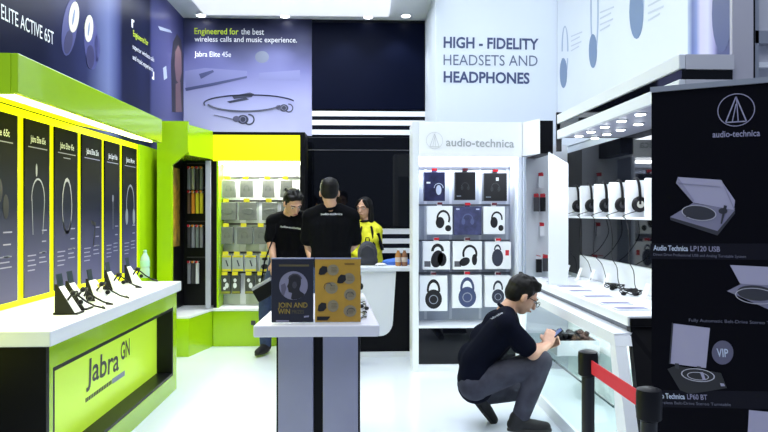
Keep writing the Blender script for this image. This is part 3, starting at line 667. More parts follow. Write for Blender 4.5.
logo(cc-V((0, .001, 0)), U_, V_, r, mat('sign_pale_ink', (.68, .70, .72), .5), hd, ny, .04)
back = MB().box(cx0+.056, cx1-.036, CY+cd-.03, CY+cd, .05, cb-.001).build('back_board', mat('steel_blue_board', (.42, .47, .58), .4), t)
for px in (425.5, 450.5, 480, 507): 
    x = P(px, 200, Y=CY+cd-.03).x; MB().box(x-.012, x+.012, CY+cd-.036, CY+cd-.0305, .41, cb-.01).build('slotted_upright', mat('pale_upright', (.62, .66, .75), .4), t)
MB().box(cx0+.056, cx1-.036, CY+.02, CY+cd-.031, cb-.02, cb-.002).build('lamp_box', mat('cabinet_lamp', (1, 1, 1), .4, emit=4, ecol=(.9, .95, 1)), t)
zl = P(460, 326, Y=CY).z
MB().box(cx0+.056, cx1-.036, CY+.005, CY+cd-.031, zl-.02, zl, .003).build('white_ledge', white, t)
MB().box(cx0+.056, cx1-.036, CY+.02, CY+.04, .06, zl-.021).build('black_kick_panel', blackgloss, t)
MB().box(cx0+.056, cx1-.036, CY+.001, CY+cd-.031, 0, .059).build('plinth', white, t)
navycard = mat('navy_carton', (.022, .024, .075), .3, noise=.5, nscale=14); blackcard = mat('black_carton', (.008, .008, .011), .3); indigocard = mat('indigo_carton', (.05, .055, .14), .35, noise=.4, nscale=18)
rowsC = [(168, [(424, 445, 172, 201, navycard, 'navy box with a small pale picture'), (455, 475.5, 172, 200, blackcard, 'plain black box with a faint headphone picture'), (484, 507, 173, 201, blackcard, 'black box with a small pale emblem')], 'top row'),
         (205, [(427, 452.5, 206, 234.5, whitebox, 'white box with black headphones pictured at its right edge'), (454, 481.5, 206.5, 235, indigocard, 'dark indigo box between two white ones'), (483.5, 505, 206.5, 234, whitebox, 'white box with black headphones pictured tilted')], 'second row'),
         (240.5, [(423, 450, 241.5, 269.5, whitebox, 'white box with bulky folded black headphones pictured'), (453, 482, 241.5, 269.5, whitebox, 'white box with slim looped black headphones pictured'), (485.5, 511, 242, 269, whitebox, 'white box with dark upright headset and red mark')], 'third row'),
         (273, [(419.5, 447.5, 276, 311, whitebox, 'tall white box with large black headphones pictured'), (452.5, 482, 275.5, 308, whitebox, 'tall white box with navy headphones pictured face on'), (485, 511, 276, 307, whitebox, 'tall white box with a small round ear cup pictured')], 'bottom row')]
for ry, items, rn in rowsC:
    YBk = CY+cd-.031
    ra = P(418, ry, Y=YBk); rail = MB().box(cx0+.06, cx1-.04, YBk-.018, YBk-.0005, ra.z-.008, ra.z+.008).build('hook_rail', mat('dark_steel', (.16, .17, .21), .4, metal=.5), t)
    for k, (x0, x1, y0, y1, m, desc) in enumerate(items):
        yf = CY+.11
        a = P(x0, y0, Y=yf); b = P(x1, y1, Y=yf); w = b.x-a.x; h = a.z-b.z; cx = (a.x+b.x)/2; cz = (a.z+b.z)/2
        o = thing('headphone_box', desc+', '+rn+' of the white cabinet', 'box', V((cx, yf+.04, b.z)), group='headphone boxes in the white cabinet')
        bx = MB().box(a.x, b.x, yf, yf+.085, b.z, a.z, .003).build('carton', m, o)
        MB().box(cx-.022, cx+.022, yf+.03, yf+.034, a.z, a.z+.035).build('hang_tab', m, o)
        c = V((cx, yf-.0005, cz)); s = w*.5; up, right = V_, U_
        def pic(polys, m, nme='headphone_picture', th=.0008): return flat(nme, polys, ny, m, bx, th)
        if rn == 'top row':
            if k == 0: pic([disc2(c+U_*w*.2-V_*h*.12, U_, V_, w*.13, h*.17)]+ring2(c+U_*w*.2-V_*h*.05, U_, V_, w*.2, w*.23, 0, PI, 12), inkpale if k == 0 else inkdim); pic([[c+U_*(-w*.38)+V_*h*.1, c+U_*(-w*.2)+V_*h*.1, c+U_*(-w*.2)+V_*h*.16, c+U_*(-w*.38)+V_*h*.16]], inkwhite, 'small_mark')
            else:
                pic(hp_print(c-V_*h*.02, U_, V_, s*.85), mat('faint_headphone_ink', (.035, .037, .045), .3))
                if k == 2: pic([[c+U_*(w*.02)+V_*h*.22, c+U_*(w*.14)+V_*h*.22, c+U_*(w*.14)+V_*h*.34, c+U_*(w*.02)+V_*h*.34]], inkwhite, 'small_mark')
                pic([[c+U_*(-w*.42)-V_*h*.38, c+U_*(-w*.2)-V_*h*.38, c+U_*(-w*.2)-V_*h*.34, c+U_*(-w*.42)-V_*h*.34]], inkgrey, 'small_print_line')
        elif rn == 'second row':
            if k == 1:
                pic(hp_print(c+V_*h*.04, U_, V_, s*.9), mat('blue_picture', (.10, .12, .26), .4)); pic([[c+U_*(-w*.42)+V_*h*.38, c+U_*(-w*.3)+V_*h*.38, c+U_*(-w*.3)+V_*h*.44, c+U_*(-w*.42)+V_*h*.44], [c+U_*(w*.3)+V_*h*.38, c+U_*(w*.42)+V_*h*.38, c+U_*(w*.42)+V_*h*.43, c+U_*(w*.3)+V_*h*.43]], inkpale, 'small_mark')
            else:
                cc_ = c+U_*w*(.14 if k == 0 else .12)
                pic(ring2(cc_+V_*h*.06, U_, V_, w*.20, w*.27, -.5 if k == 0 else -.2, PI+.35, 14, 1.25)+[disc2(cc_-U_*w*.13-V_*h*.08, U_, V_, w*.17, h*.2), disc2(cc_+U_*w*.19-V_*h*.28, U_, V_, w*.12, h*.11)], inkblack)
        elif rn == 'third row':
            if k == 0: pic([disc2(c+U_*w*.02-V_*h*.12, U_*.96+V_*.28, V_, w*.24, h*.3), disc2(c+U_*w*.2-V_*h*.14, U_, V_, w*.17, h*.24)]+ring2(c+U_*w*.04+V_*h*.15, U_, V_, w*.14, w*.24, 0, PI, 12, 1.2), inkblack)
            elif k == 1: pic(ring2(c+U_*w*.08+V_*h*.06, U_, V_, w*.19, w*.26, -.4, PI+.4, 16, 1.2)+[disc2(c-U_*w*.1-V_*h*.22, U_*.9+V_*.2, V_, w*.2, h*.15), disc2(c+U_*w*.24-V_*h*.15, U_, V_, w*.09, h*.2)], inkblack); 
            else: pic([disc2(c-U_*w*.03-V_*h*.08, U_, V_, w*.22, h*.32)]+ring2(c-U_*w*.03+V_*h*.2, U_, V_, w*.09, w*.14, 0, PI, 12, 1.6), inkdark); pic([[c+U_*w*.28-V_*h*.0, c+U_*w*.42-V_*h*.0, c+U_*w*.42+V_*h*.2, c+U_*w*.28+V_*h*.2]], red, 'small_mark')
            if k < 2: pic([[c+U_*(-w*.45)-V_*h*.4, c+U_*(-w*.22)-V_*h*.4, c+U_*(-w*.22)-V_*h*.2, c+U_*(-w*.45)-V_*h*.2]], mat('dark_label_ink', (.1, .1, .12), .4), 'label_mark')
        else:
            q = w*(.3 if k < 2 else .24)
            m2 = [inkblack, inknavy, inkdark][k]
            pic([disc2(c-V_*h*.16, U_, V_, q, q*1.15)]+ring2(c+V_*h*.1, U_, V_, q*.55, q*.8, -.2, PI+.2, 14, 1.6), m2)
            rr = pic(ring2(c-V_*h*.17, U_, V_, q*.45, q*.55, 0, 2*PI, 20), mat('ring_ink', (.3, .32, .4), .4), 'cup_ring_picture', .0016)
        MB().tube([V((cx, YBk-.002, a.z+.026)), V((cx, yf-.0, a.z+.026))], .004, 6).build('hook', silver, rail)
        MB().obox(V((cx, yf-.004, a.z+.022)), (1, 0, 0), (0, 1, 0), V_, .045, .006, .022).build('price_tag', red if (k+len(rn)) % 2 else mat('wine_card', (.12, .015, .03), .4), rail)
# ---- corner board right of the cabinet
t = thing('corner_display', 'white corner board with red hooks between the white cabinet and the slanted panel', 'display board', (1.6, 5.75, 0))
kx = cx1+.003
MB().box(kx, 1.90, 5.86, 5.90, .0, 2.02).build('back_board', white, t)
hA = V((kx, 5.62, cb+.01)); hB = V((P(540, 140, Y=5.35).x, 5.35, cb+.01)); hC = V((P(553, 140, Y=5.35).x, 5.35, cb+.01))
MB().prism([hA, hB, hB+V((0, .5, 0)), hA+V((0, .23, 0))], (0, 0, ct-cb-.012)).build('header_box', whitebox, t)
MB().prism([hB+V((.002, 0, 0)), hC, hC+V((0, .5, 0)), hB+V((.002, .5, 0))], (0, 0, ct-cb-.03)).build('black_header_end', black, t)
MB().box(kx+.0, kx+.02, 5.55, 5.859, .86, cb).build('side_board', mat('steel_blue_board', (.42, .47, .58), .4), t)
for (px, py, w, h, ms, lab) in ((541, 174, .045, .13, [whitebox, red], 'pale blister pack with red top, uppermost on the corner board left of the slanted panel'), (536.5, 195, .045, .15, [darkgrey, red], 'dark narrow pack with red top, left of the two on the corner board'), (543, 195, .045, .15, [blackplastic, red], 'dark narrow pack with red top, right of the two on the corner board'), (542, 224, .04, .11, [whitebox, red], 'pale pack below the pair of dark packs on the corner board'), (539, 257, .05, .14, [blackplastic, whitebox], 'dark narrow pack lowest on the corner board, left of the two'), (545.5, 256, .045, .14, [darkgrey, red], 'dark narrow pack lowest on the corner board, right of the two')):
    c = P(px, py, Y=5.78)
    o = thing('hanging_pack', lab, 'package', c, group='packs on the white corner board')
    MB().box(c.x-w/2, c.x+w/2, 5.77, 5.80, c.z-h, c.z-.02, .003).build('carton', ms[0], o)
    MB().box(c.x-w/2, c.x+w/2, 5.783, 5.787, c.z-.02, c.z+.008).build('header_card', ms[1], o)
    MB().tube([V((c.x, 5.859, c.z+.01)), V((c.x, 5.74, c.z+.01))], .004, 6).build('hook', red, t)
# ================================================================== RIGHT COUNTER with glass case
t = thing('glass_counter', 'white display counter with a glass front case beside the crouching person', 'counter', (1.6, 4.3, 0))
tz = .85; ga = P(626, 316, Z=tz); gb = P(529.5, 277.3, Z=tz); TX = (ga.x+gb.x)/2; gy1 = gb.y; gyT = ga.y; gyB = gyT-.40
GX = P(545, 412, Z=0).x
MB().box(TX, 1.879, gyT, gy1, tz-.055, tz, .006).build('worktop', white, t)
MB().box(TX+.012, 1.878, gyT-.012, gyT-.0005, tz-.055, tz-.012).build('black_end_strip', black, t)
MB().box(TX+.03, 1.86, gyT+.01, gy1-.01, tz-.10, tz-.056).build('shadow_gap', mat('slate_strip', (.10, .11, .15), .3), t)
def front(z): return GX+.045*z/.79
def yn(z): return gyB+(gyT-.02-gyB)*z/.75
def fpt(z, y, off=0): return V((front(z)+off, y, z))
# white frame: plinth, top rail, two uprights
def rail_(name, z0, z1, y0a, y0b, yA, m, dx):
    return MB().prism([fpt(z0, y0a), fpt(z0, yA), fpt(z1, yA), fpt(z1, y0b)], (dx, 0, 0)).build(name, m, t)
rail_('plinth', .0, .075, yn(0), yn(.075), gy1, white, .55)
rail_('top_rail', .70, .749, yn(.70), yn(.749), gy1, white, .09)
MB().prism([fpt(.0755, yn(.0755)), fpt(.0755, yn(.0755)+.16), fpt(.699, yn(.70)+.075), fpt(.699, yn(.70))], (.06, 0, 0)).build('end_upright', white, t)
rail_('end_upright', .0755, .699, gy1-.06, gy1-.06, gy1, white, .06)
MB().prism([fpt(.7495, yn(.749)), fpt(.7495, gy1), V((TX+.03, gy1, .7495)), V((TX+.03, yn(.749)+.02, .7495))], (0, 0, .012)).build('case_lid', white, t)
MB().prism([V((front(0)+.065, yn(0)+.02, .0755)), V((1.86, yn(0)+.02, .0755)), V((1.86, gyT+.012, tz-.056)), V((TX+.02, gyT+.012, tz-.056)), V((front(.74)+.1, yn(.74)+.02, .745))], (0, .05, 0)).build('near_end_panel', black, t)
MB().box(1.72, 1.74, yn(.1)+.15, gy1-.06, .0755, .745).build('case_back', mat('pale_green_case', (.62, .67, .68), .4), t)
MB().box(1.31, 1.719, 3.28, gy1-.07, .386, .394).build('glass_shelf', glass_mat('shelf_glass', (.9, .96, .95), .15), t)
MB().box(1.302, 1.3095, 3.28, gy1-.07, .384, .396).build('shelf_edge', mat('dark_glass_edge', (.05, .09, .09), .2), t)
MB().prism([fpt(.077, yn(.08)+.162, .02), fpt(.077, gy1-.062, .02), fpt(.697, gy1-.062, .02), fpt(.697, yn(.7)+.078, .02)], (.006, 0, 0)).build('glass_front', glassm, t)
MB().box(1.35, 1.70, 3.4, 5.2, .728, .744).build('case_lamp', mat('case_lamp', (1, 1, 1), .4, emit=2.0, ecol=(.92, 1, 1)), t)
# tray on the glass shelf
q = V((1.50, 4.6, .394))
o = thing('acrylic_tray', 'clear tray of small black earpieces on the glass shelf inside the right counter', 'tray', q)
T0, T1 = 4.42, 4.72
mb = MB(); mb.box(1.36, 1.66, T0, T1, .3945, .400); mb.box(1.36, 1.366, T0, T1, .4005, .50); mb.box(1.654, 1.66, T0, T1, .4005, .50); mb.box(1.3665, 1.6535, T0, T0+.006, .4005, .50); mb.box(1.3665, 1.6535, T1-.006, T1, .4005, .50)
mb.build('tray_shell', mat('frosted_acrylic', (.75, .8, .84), .2, alpha=.55), o)
mb = MB()
for i in range(60): mb.ell((random.uniform(1.39, 1.63), random.uniform(4.45, 4.69), random.uniform(.49, .53)), (.02, .02, .017), seg=8, rings=6)
mb.box(1.37, 1.65, 4.43, 4.71, .401, .495)
e = mb.build('black_earpieces', mat('matt_black', (.003, .003, .004), .7, spec=.08), o, True); e['kind'] = 'stuff'
# things on the worktop
pos = ['farthest of the row, near the white cabinet', 'second from the far end', 'third from the far end', 'middle one of the row', 'third from the near end', 'second from the near end', 'nearest one, beside the black banner']
platem = mat('lilac_plate', (.20, .20, .36), .3)
for i, (x0, x1, y) in enumerate([(541, 556.5, 277.5), (546, 568, 281.5), (555, 582, 286), (562, 593, 290.5), (577.5, 613, 296), (595.5, 631, 302.5), (610, 648, 307.8)]):
    a = P(x0, y, Z=tz+.012); b = P(x1, y, Z=tz+.012); ax = max(a.x, TX+.012); bx = min(b.x, 1.86); dy = .07
    o = thing('info_plate', 'flat lilac plate on the white right counter, '+pos[i], 'plate', V(((ax+bx)/2, a.y, tz)), group='lilac plates on the right counter')
    MB().box(ax, bx, a.y-dy*.6, a.y+dy*.6, tz+.0005, tz+.010, .002).build('base_block', white, o)
    MB().box(ax+.01, bx-.01, a.y-dy*.45, a.y+dy*.45, tz+.0105, tz+.012).build('printed_face', platem, o)
pos = ['beside the slanted white panel', 'second from the slanted white panel', 'third from the slanted white panel', 'fourth from the slanted white panel', 'nearest to the black banner']
for i, (px, py) in enumerate([(565, 276), (577, 279.5), (593, 281.5), (609, 286), (643, 299)]):
    q = P(px, py, Z=tz); q.x = min(q.x, 1.80)
    o = thing('price_holder', 'small white leaning card holder on the right counter, '+pos[i], 'card holder', q, group='white card holders on the right counter')
    MB().obox(q+V((.02, 0, .05)), (0, 1, 0), (.35, 0, 1), (1, 0, -.35), .06, .095, .004).build('card', whitebox, o)
    MB().box(q.x-.02, q.x+.05, q.y-.03, q.y+.03, tz+.0005, tz+.006).build('foot', whitebox, o)
for (px, py, lab) in ((616, 290, 'small tangled black earphones on the right counter, left of the larger tangle'), (631, 296, 'larger tangle of black earphones with cables on the right counter beside the black banner')):
    q = P(px, py, Z=tz); q.x = min(q.x, 1.78)
    o = thing('wired_earphones', lab, 'earphones', q)
    mb = MB(); n = 3 if px < 620 else 5
    for k in range(n): mb.ell(q+V((random.uniform(-.05, .05), random.uniform(-.05, .05), .014+.022*(k % 2))), (.02, .014, .013), seg=10, rings=6)
    mb.build('earbuds', blackplastic, o, True)
    pts = [q+V((.045*math.cos(a*1.3)*(1+.3*math.sin(a*2.7)), .06*math.sin(a)*(1+.25*math.cos(a*3.1)), .012+.03*abs(math.sin(a*.9)))) for a in [k*.35 for k in range(44)]]
    MB().tube(pts, .0035, 6).build('cable', blackplastic, o, True)
# ================================================================== BLACK BANNER AND BARRIER
bL = P(651.5, 93.5, Y=2.6); bR = P(768, 82, Y=2.386)
bd = V((bR.x-bL.x, bR.y-bL.y, 0)).normalized(); bn = bd.cross(UP); bz = (bL.z+bR.z)/2
def PB(px, py):
    d = FW*F+RT*(px-384)+UP*(212-py); tt = (bL-EYE).dot(bn)/d.dot(bn); return EYE+d*tt
bw_ = .85; B0 = V((bL.x, bL.y, 0))
t = thing('banner_stand', 'tall black roll-up banner with pictures of turntables, standing at the right', 'banner', B0+bd*bw_/2)
WM[t.name] = Matrix.Translation(B0+bd*bw_/2)
def bbox(name, s0, s1, z0, z1, d0, d1, m, par): return MB().prism([B0+bd*s0+UP*z0+bn*d0, B0+bd*s1+UP*z0+bn*d0, B0+bd*s1+UP*z1+bn*d0, B0+bd*s0+UP*z1+bn*d0], bn*(d1-d0)).build(name, m, par)
sheet = bbox('printed_sheet', 0, bw_, .08, bz, -.004, 0, mat('banner_black', (.0028, .0028, .006), .55, spec=.06), t)
bbox('top_rail', -.004, bw_+.004, bz+.0005, bz+.022, -.012, .008, silver, t)
bbox('base_cassette', -.01, bw_+.01, 0, .079, -.08, .08, silver, t)
bbox('support_pole', bw_/2-.012, bw_/2+.012, .0795, bz, -.035, -.012, silver, t)
def bflat(name, pols, m, th=.001, lift=0.0005): return flat(name, [[PB(*p)+bn*lift for p in q] for q in pols], bn, m, sheet, th)
def btxt(s, l, r, h, m, bold=0):
    a = PB(*l)+bn*.0005; b = PB(*r)+bn*.0005; tp = PB(l[0], l[1]-h); return txt('lettering', s, a, b, (tp-a).length, tp-a, m, sheet, bold)
c = PB(736, 110); r = (PB(736, 93.5)-c).length
logo(c+bn*.0006, bd, UP, r, inkdim, sheet, bn, .035)
btxt('audio-technica', (712.5, 137.5), (760, 136), 6, inkdim, .012)
tl = mat('turntable_lid_print', (.36, .34, .50), .45); tb = mat('turntable_base_print', (.20, .19, .30), .45); td = mat('turntable_dark_print', (.03, .03, .045), .45); tr = mat('turntable_rim_print', (.5, .49, .6), .45)
def bell(cx, cy, rx, ry, tilt=0, n=24): return [(cx+rx*math.cos(2*PI*i/n)*math.cos(tilt)-ry*math.sin(2*PI*i/n)*math.sin(tilt), cy+rx*math.cos(2*PI*i/n)*math.sin(tilt)+ry*math.sin(2*PI*i/n)*math.cos(tilt)) for i in range(n)]
def bring(cx, cy, rx, ry, w, tilt=0, n=24):
    A = bell(cx, cy, rx, ry, tilt, n); Bq = bell(cx, cy, rx-w, ry-w*.6, tilt, n); return [[A[i], A[(i+1) % n], Bq[(i+1) % n], Bq[i]] for i in range(n)]
bflat('turntable_picture', [[(670, 217), (693, 203), (735, 210), (717.5, 231)]], tb)
bflat('turntable_picture', [[(670, 217), (717.5, 231), (717.5, 235.5), (670.5, 220)], [(717.5, 231), (735, 210), (735, 213.5), (717.5, 235.5)]], td)
bflat('turntable_picture', [[(678, 177), (721, 180), (735, 200.5), (734, 210), (693, 202.5), (676, 183)]], tl)
bflat('turntable_picture', [[(678, 177), (676, 183), (693, 202.5), (694, 200)], [(678, 183), (720, 186.5), (720, 187.3), (678, 183.8)], [(721, 180), (722, 180.8), (735, 209), (734, 210)]], mat('turntable_line_print', (.25, .24, .36), .45), .001, .0018)
bflat('turntable_picture', [bell(699, 212.5, 16.5, 7, .12)], td, .001, .002)
bflat('turntable_picture', bring(699, 213, 17.5, 7.6, .9, .12), tr, .0012, .0022)
bflat('turntable_picture', [bell(723, 211, 4.5, 3), [(724, 205), (727, 206), (722, 224), (720.5, 223.5)], [(686, 216), (711, 212), (711, 213), (686, 217.2)]], td, .001, .0025)
bflat('caption_bar', [[(650.5, 243.5), (768, 243.5), (768, 260), (650.5, 259)]], mat('caption_bar', (.008, .008, .015), .5, spec=.1), .0008)
btxt('Audio Technica', (653.5, 250.2), (688, 251), 5, inkpale, .02); btxt('LP120 USB', (690.5, 251), (720, 251.7), 5, inkdim, .01)
btxt('Direct Drive Professional USB and Analog Turntable System', (653.5, 255.6), (746, 258), 2.6, mat('dim_ink', (.13, .13, .2), .5))
bflat('turntable_picture', [[(730, 265), (790, 268), (790, 287), (740, 283.5)]], tl)
bflat('turntable_picture', [[(727, 291), (742, 283.5), (790, 287.5), (790, 310), (770, 310)]], tb, .001, .0004)
bflat('turntable_picture', [bell(756, 293, 19, 7.5, .1)], td, .001, .002); bflat('turntable_picture', bring(756, 296, 21, 8, 1, .1), tr, .001, .0025)
btxt('Fully Automatic Belt-Drive Stereo Turntable', (689, 321.5), (790, 325), 3, mat('dim_ink', (.13, .13, .2), .5))
bflat('turntable_picture', [[(673.5, 323.5), (710, 328), (706, 368), (670.5, 363.5)]], tl)
bflat('turntable_picture', [[(673.5, 323.5), (672, 322.5), (669, 364), (670.5, 363.5)], [(675, 363), (679, 363.5), (679, 369), (675, 368)], [(697, 366), (701, 366.5), (701, 371), (697, 370)]], td, .001, .0018)
bflat('turntable_picture', [[(667.5, 369), (676, 365.5), (721, 373), (727, 388), (690, 394), (680, 390)]], mat('turntable_black_print', (.014, .014, .02), .45), .001, .0008)
bflat('turntable_picture', bring(698, 375, 17, 6.5, 1.1, .12)+bring(698, 376, 11, 4, .9, .12), tr, .001, .002)
bflat('turntable_picture', [[(700, 372), (703, 372), (706, 380), (703, 380)], [(720, 383), (724, 383.5), (725, 386), (721, 386)]], tl, .001, .0025)
bg_ = bflat('round_badge', [bell(722.6, 352.5, 10.8, 12)], mat('badge_purple', (.10, .095, .17), .45), .001)
btxt('VIP', (717, 356.5), (728.5, 357), 8, inkpale, .015)
bflat('caption_bar', [[(650.5, 390), (768, 391.5), (768, 409), (650.5, 407)]], mat('caption_bar', (.008, .008, .015), .5, spec=.1), .0006, .0001)
btxt('Audio Technica', (651.5, 397.8), (685, 399), 5, inkpale, .02); btxt('LP60 BT', (687.5, 399), (707.5, 399.8), 5, inkdim, .01)
btxt('Wireless Belt-Drive Stereo Turntable', (656, 403.6), (731, 406), 2.8, mat('dim_ink', (.13, .13, .2), .5))
bflat('turntable_picture', [[(749, 410), (790, 414), (790, 450), (747, 446)]], tl)
# stanchions
def stanchion(px, py, sc, label):
    Y = 640/sc; c = P(px, py, Y=Y); c.z = 0; ht = .95
    o = thing('barrier_post', label, 'barrier post', c)
    MB().lathe(c, [(.16, 0), (.16, .012), (.12, .03), (.03, .045), (.022, .05)], (0, 0, 1), 32).build('base', blackplastic, o, True)
    MB().cyl(c+V((0, 0, .05)), c+V((0, 0, ht-.085)), .0205, seg=20).build('pole', mat('black_steel', (.008, .008, .01), .3), o, True)
    MB().lathe(c+V((0, 0, ht-.0845)), [(.021, 0), (.031, .006), (.032, .066), (.03, .08), (.018, .0845)], (0, 0, 1), 24).build('belt_head', blackplastic, o, True)
    return o, c
s1, c1 = stanchion(588, 352, 311, 'black barrier post with a red belt, in front of the glass counter')
s2, c2 = stanchion(649, 389, 396, 'black barrier post at the lower right, where the red belt ends')
d = (c2-c1).normalized(); zt_, zb_ = .925, .882
s = d.cross(UP)*.0015
MB().prism([c1+d*.034+UP*zb_-s, c2-d*.034+UP*(zb_)-s, c2-d*.034+UP*zt_-s, c1+d*.034+UP*zt_-s], s*2).build('red_belt', redbelt, s1)
# ================================================================== FRONT TABLE with two sign boards
fz = .862; fy0 = 3.05; fy1 = 4.25
t = thing('promotion_table', 'pale lavender pedestal table with two grey panels and a black groove, in the middle foreground', 'table', (-.22, 3.5, 0))
a0, a1 = P(253, 300, Y=fy0).x, P(379.5, 300, Y=fy0).x
th = 12*fy0/640
mb = MB(); mb.prism([V((a0, fy0, fz-th)), V((a1, fy0, fz-th)), V((a1-.07, fy1, fz-th)), V((a0+.04, fy1, fz-th))], (0, 0, th))
bmesh.ops.bevel(mb.b, geom=mb.b.edges[:], offset=.008, segments=2, affect='EDGES', profile=.5)
mb.build('tabletop', lavtop, t)
yp = 3.16
pxs = lambda px: P(px, 300, Y=yp).x
MB().box(pxs(278), pxs(313.2), yp, 4.0, 0, fz-th-.0005, .004).build('pedestal_panel', lav, t)
MB().box(pxs(322.8), pxs(358), yp, 4.0, 0, fz-th-.0005, .004).build('pedestal_panel', lav, t)
MB().box(pxs(313.4), pxs(322.6), yp+.02, 3.98, 0, fz-th-.0005).build('groove_panel', black, t)
MB().box(pxs(358.1), pxs(359.8), yp+.01, 3.99, 0, fz-th-.0005).build('edge_strip', black, t)
MB().box(pxs(276.2), pxs(277.9), yp+.01, 3.99, 0, fz-th-.0005).build('edge_strip', black, t)
ys = 3.11
def board(x0, x1, y0, name, label, m):
    a = P(x0, y0, Y=ys); b = P(x1, y0, Y=ys)
    o = thing('sign_board', label, 'sign', V(((a.x+b.x)/2, ys+.03, fz)), group='sign boards on the front table')
    MB().box(a.x, b.x, ys+.006, ys+.011, fz+.004, a.z).build('backing', acryl, o)
    MB().box(a.x, b.x, ys, ys+.09, fz+.0005, fz+.0035).build('foot', acryl, o)
    sh = MB().box(a.x+.002, b.x-.002, ys+.001, ys+.0055, fz+.0045, a.z-.006).build('poster', m, o)
    MB().box(a.x, b.x, ys, ys+.012, a.z-.0055, a.z+.001).build('top_edge', mat('lilac_acrylic', (.30, .32, .50), .2), o)
    return o, sh, a, b
sg, sh, a, b = board(271, 313.7, 258, 'l', 'dark navy poster board with a round portrait silhouette and gold words JOIN AND WIN', mat('navy_poster', (.012, .013, .028), .35))
ps = dict(Y=ys)
cc = P(293.5, 285.5, **ps); r = 14.2*ys/640
flat('portrait_disc', [disc2(cc, U_, V_, r, seg=32)], ny, mat('lilac_disc', (.20, .19, .30), .4), sh, .0008)
flat('portrait_silhouette', [frompx([(289, 276), (293, 273.5), (298, 274), (301, 278), (301, 284), (299.5, 289), (300, 291), (304.5, 294), (303, 296.5), (298, 299), (293, 299.6), (291, 298.5), (292, 293), (288.6, 292), (288, 288.5), (287, 286.5), (288.5, 283)], Y=ys-.0009)], ny, mat('silhouette_ink', (.012, .011, .018), .4), sh, .0008)
flat('portrait_hand', [frompx([(281, 285), (285, 283), (286.5, 288), (284, 296), (281.5, 294)], Y=ys-.0009)], ny, mat('dusk_ink', (.1, .09, .15), .4), sh, .0008)
flat('headphone_print', ring2(P(295, 281, Y=ys-.002), U_, V_, r*.42, r*.52, .3, PI*.9, 12)+[disc2(P(294.5, 285, Y=ys-.002), U_, V_, r*.16, r*.24)], ny, mat('silhouette_line', (.045, .04, .06), .4), sh, .0006)
pxtext('lettering', 'JOIN AND', (278, 307.5), (307.5, 307.5), 5, mat('bright_gold_ink', (.30, .21, .035), .4), sh, bold=.01, **ps)
pxtext('lettering', 'WIN', (278, 313.8), (290, 313.8), 5, mat('bright_gold_ink', (.30, .21, .035), .4), sh, bold=.01, **ps)
pxtext('lettering', 'PRIZES', (292, 313.5), (304, 313.5), 3.6, mat('dim_gold_ink', (.10, .08, .04), .4), sh, **ps)
flat('small_print_line', [frompx([(276, 320.3), (289, 320.3), (289, 321.6), (276, 321.6)], **ps), frompx([(304, 316), (309, 315.4), (309, 317), (304, 317.6)], **ps)], ny, inkdim, sh, .0008)
flat('heading_line', [frompx([(279, 264.5), (309, 264.5), (309, 266.5), (279, 266.5)], **ps)], ny, mat('dim_gold_ink', (.10, .08, .04), .4), sh, .0008)
sg, sh, a, b = board(314.6, 361, 258, 'r', 'gold poster board with small black headset pictures in grey circles', gold)
grc = mat('taupe_disc', (.24, .20, .13), .4)
for (x, y, rx, ry) in ((333, 270, 5.8, 5.5), (349, 278.5, 5.8, 5.5), (331.5, 288, 6.3, 5.8), (350, 294.5, 6, 5.8), (333, 306, 5.5, 6), (350, 311, 6.5, 5.8)):
    c = P(x, y, **ps); k = ys/640
    flat('picture_disc', [disc2(c, U_, V_, rx*k, ry*k)], ny, grc, sh, .0007)
    flat('disc_text_line', [[c+V((-.008, -.001, z)), c+V((.018, -.001, z)), c+V((.018, -.001, z+.002)), c+V((-.008, -.001, z+.002))] for z in (-.01, -.003, .004, .011)], ny, mat('taupe_ink', (.13, .10, .06), .4), sh, .0004)
for (x, y, s) in ((323.5, 270.5, 1), (342, 279, .95), (322.5, 307, 1)):
    flat('headset_picture', [frompx([(x-4, y-1.5), (x-1, y-4.5), (x+3.5, y-3.8), (x+4, y+1), (x+1, y+4), (x-3, y+4.5), (x-5, y+3.5)], Y=ys-.0012)], ny, inkblack, sh, .0006)
for (x, y) in ((328, 287), (350, 296), (351, 312)):
    c = P(x, y, Y=ys-.0015); flat('headset_picture', ring2(c, U_, V_, .018, .0205, .2, PI+.6, 14), ny, inkdark, sh, .0006)
flat('black_banner_mark', [frompx([(317, 316.5), (330.5, 316.5), (327.5, 320.2), (317, 320.2)], **ps)], ny, inkblack, sh, .0008)
flat('small_print_line', [frompx([(344.5, 263.3), (354.5, 263.3), (354.5, 264.6), (344.5, 264.6)], **ps)], ny, mat('brown_ink', (.16, .09, .015), .4), sh, .0008)
# cables on the table right behind the gold board
q = P(364.5, 314, Z=fz)
o = thing('earphone_cable', 'thin tangled dark earphone cables on the front table right of the gold poster board', 'cable', q)
for i, mm in enumerate((blackplastic, grey)):
    pts = [q+V((-.012+.022*math.sin(a*1.1+i), .10+.30*math.sin(a*.31+i*2), .006+.008*abs(math.sin(a*1.7+i)))) for a in [k*.4 for k in range(46)]]
    MB().tube(pts, .0028, 6).build('cable', mm, o, True)
mb = MB(); mb.ell(q+V((-.0, -.01, .010)), (.014, .01, .0095)); mb.ell(q+V((.012, .12, .012)), (.013, .012, .011)); mb.ell(q+V((-.015, .2, .012)), (.013, .012, .011)); mb.build('earbuds', blackplastic, o, True)
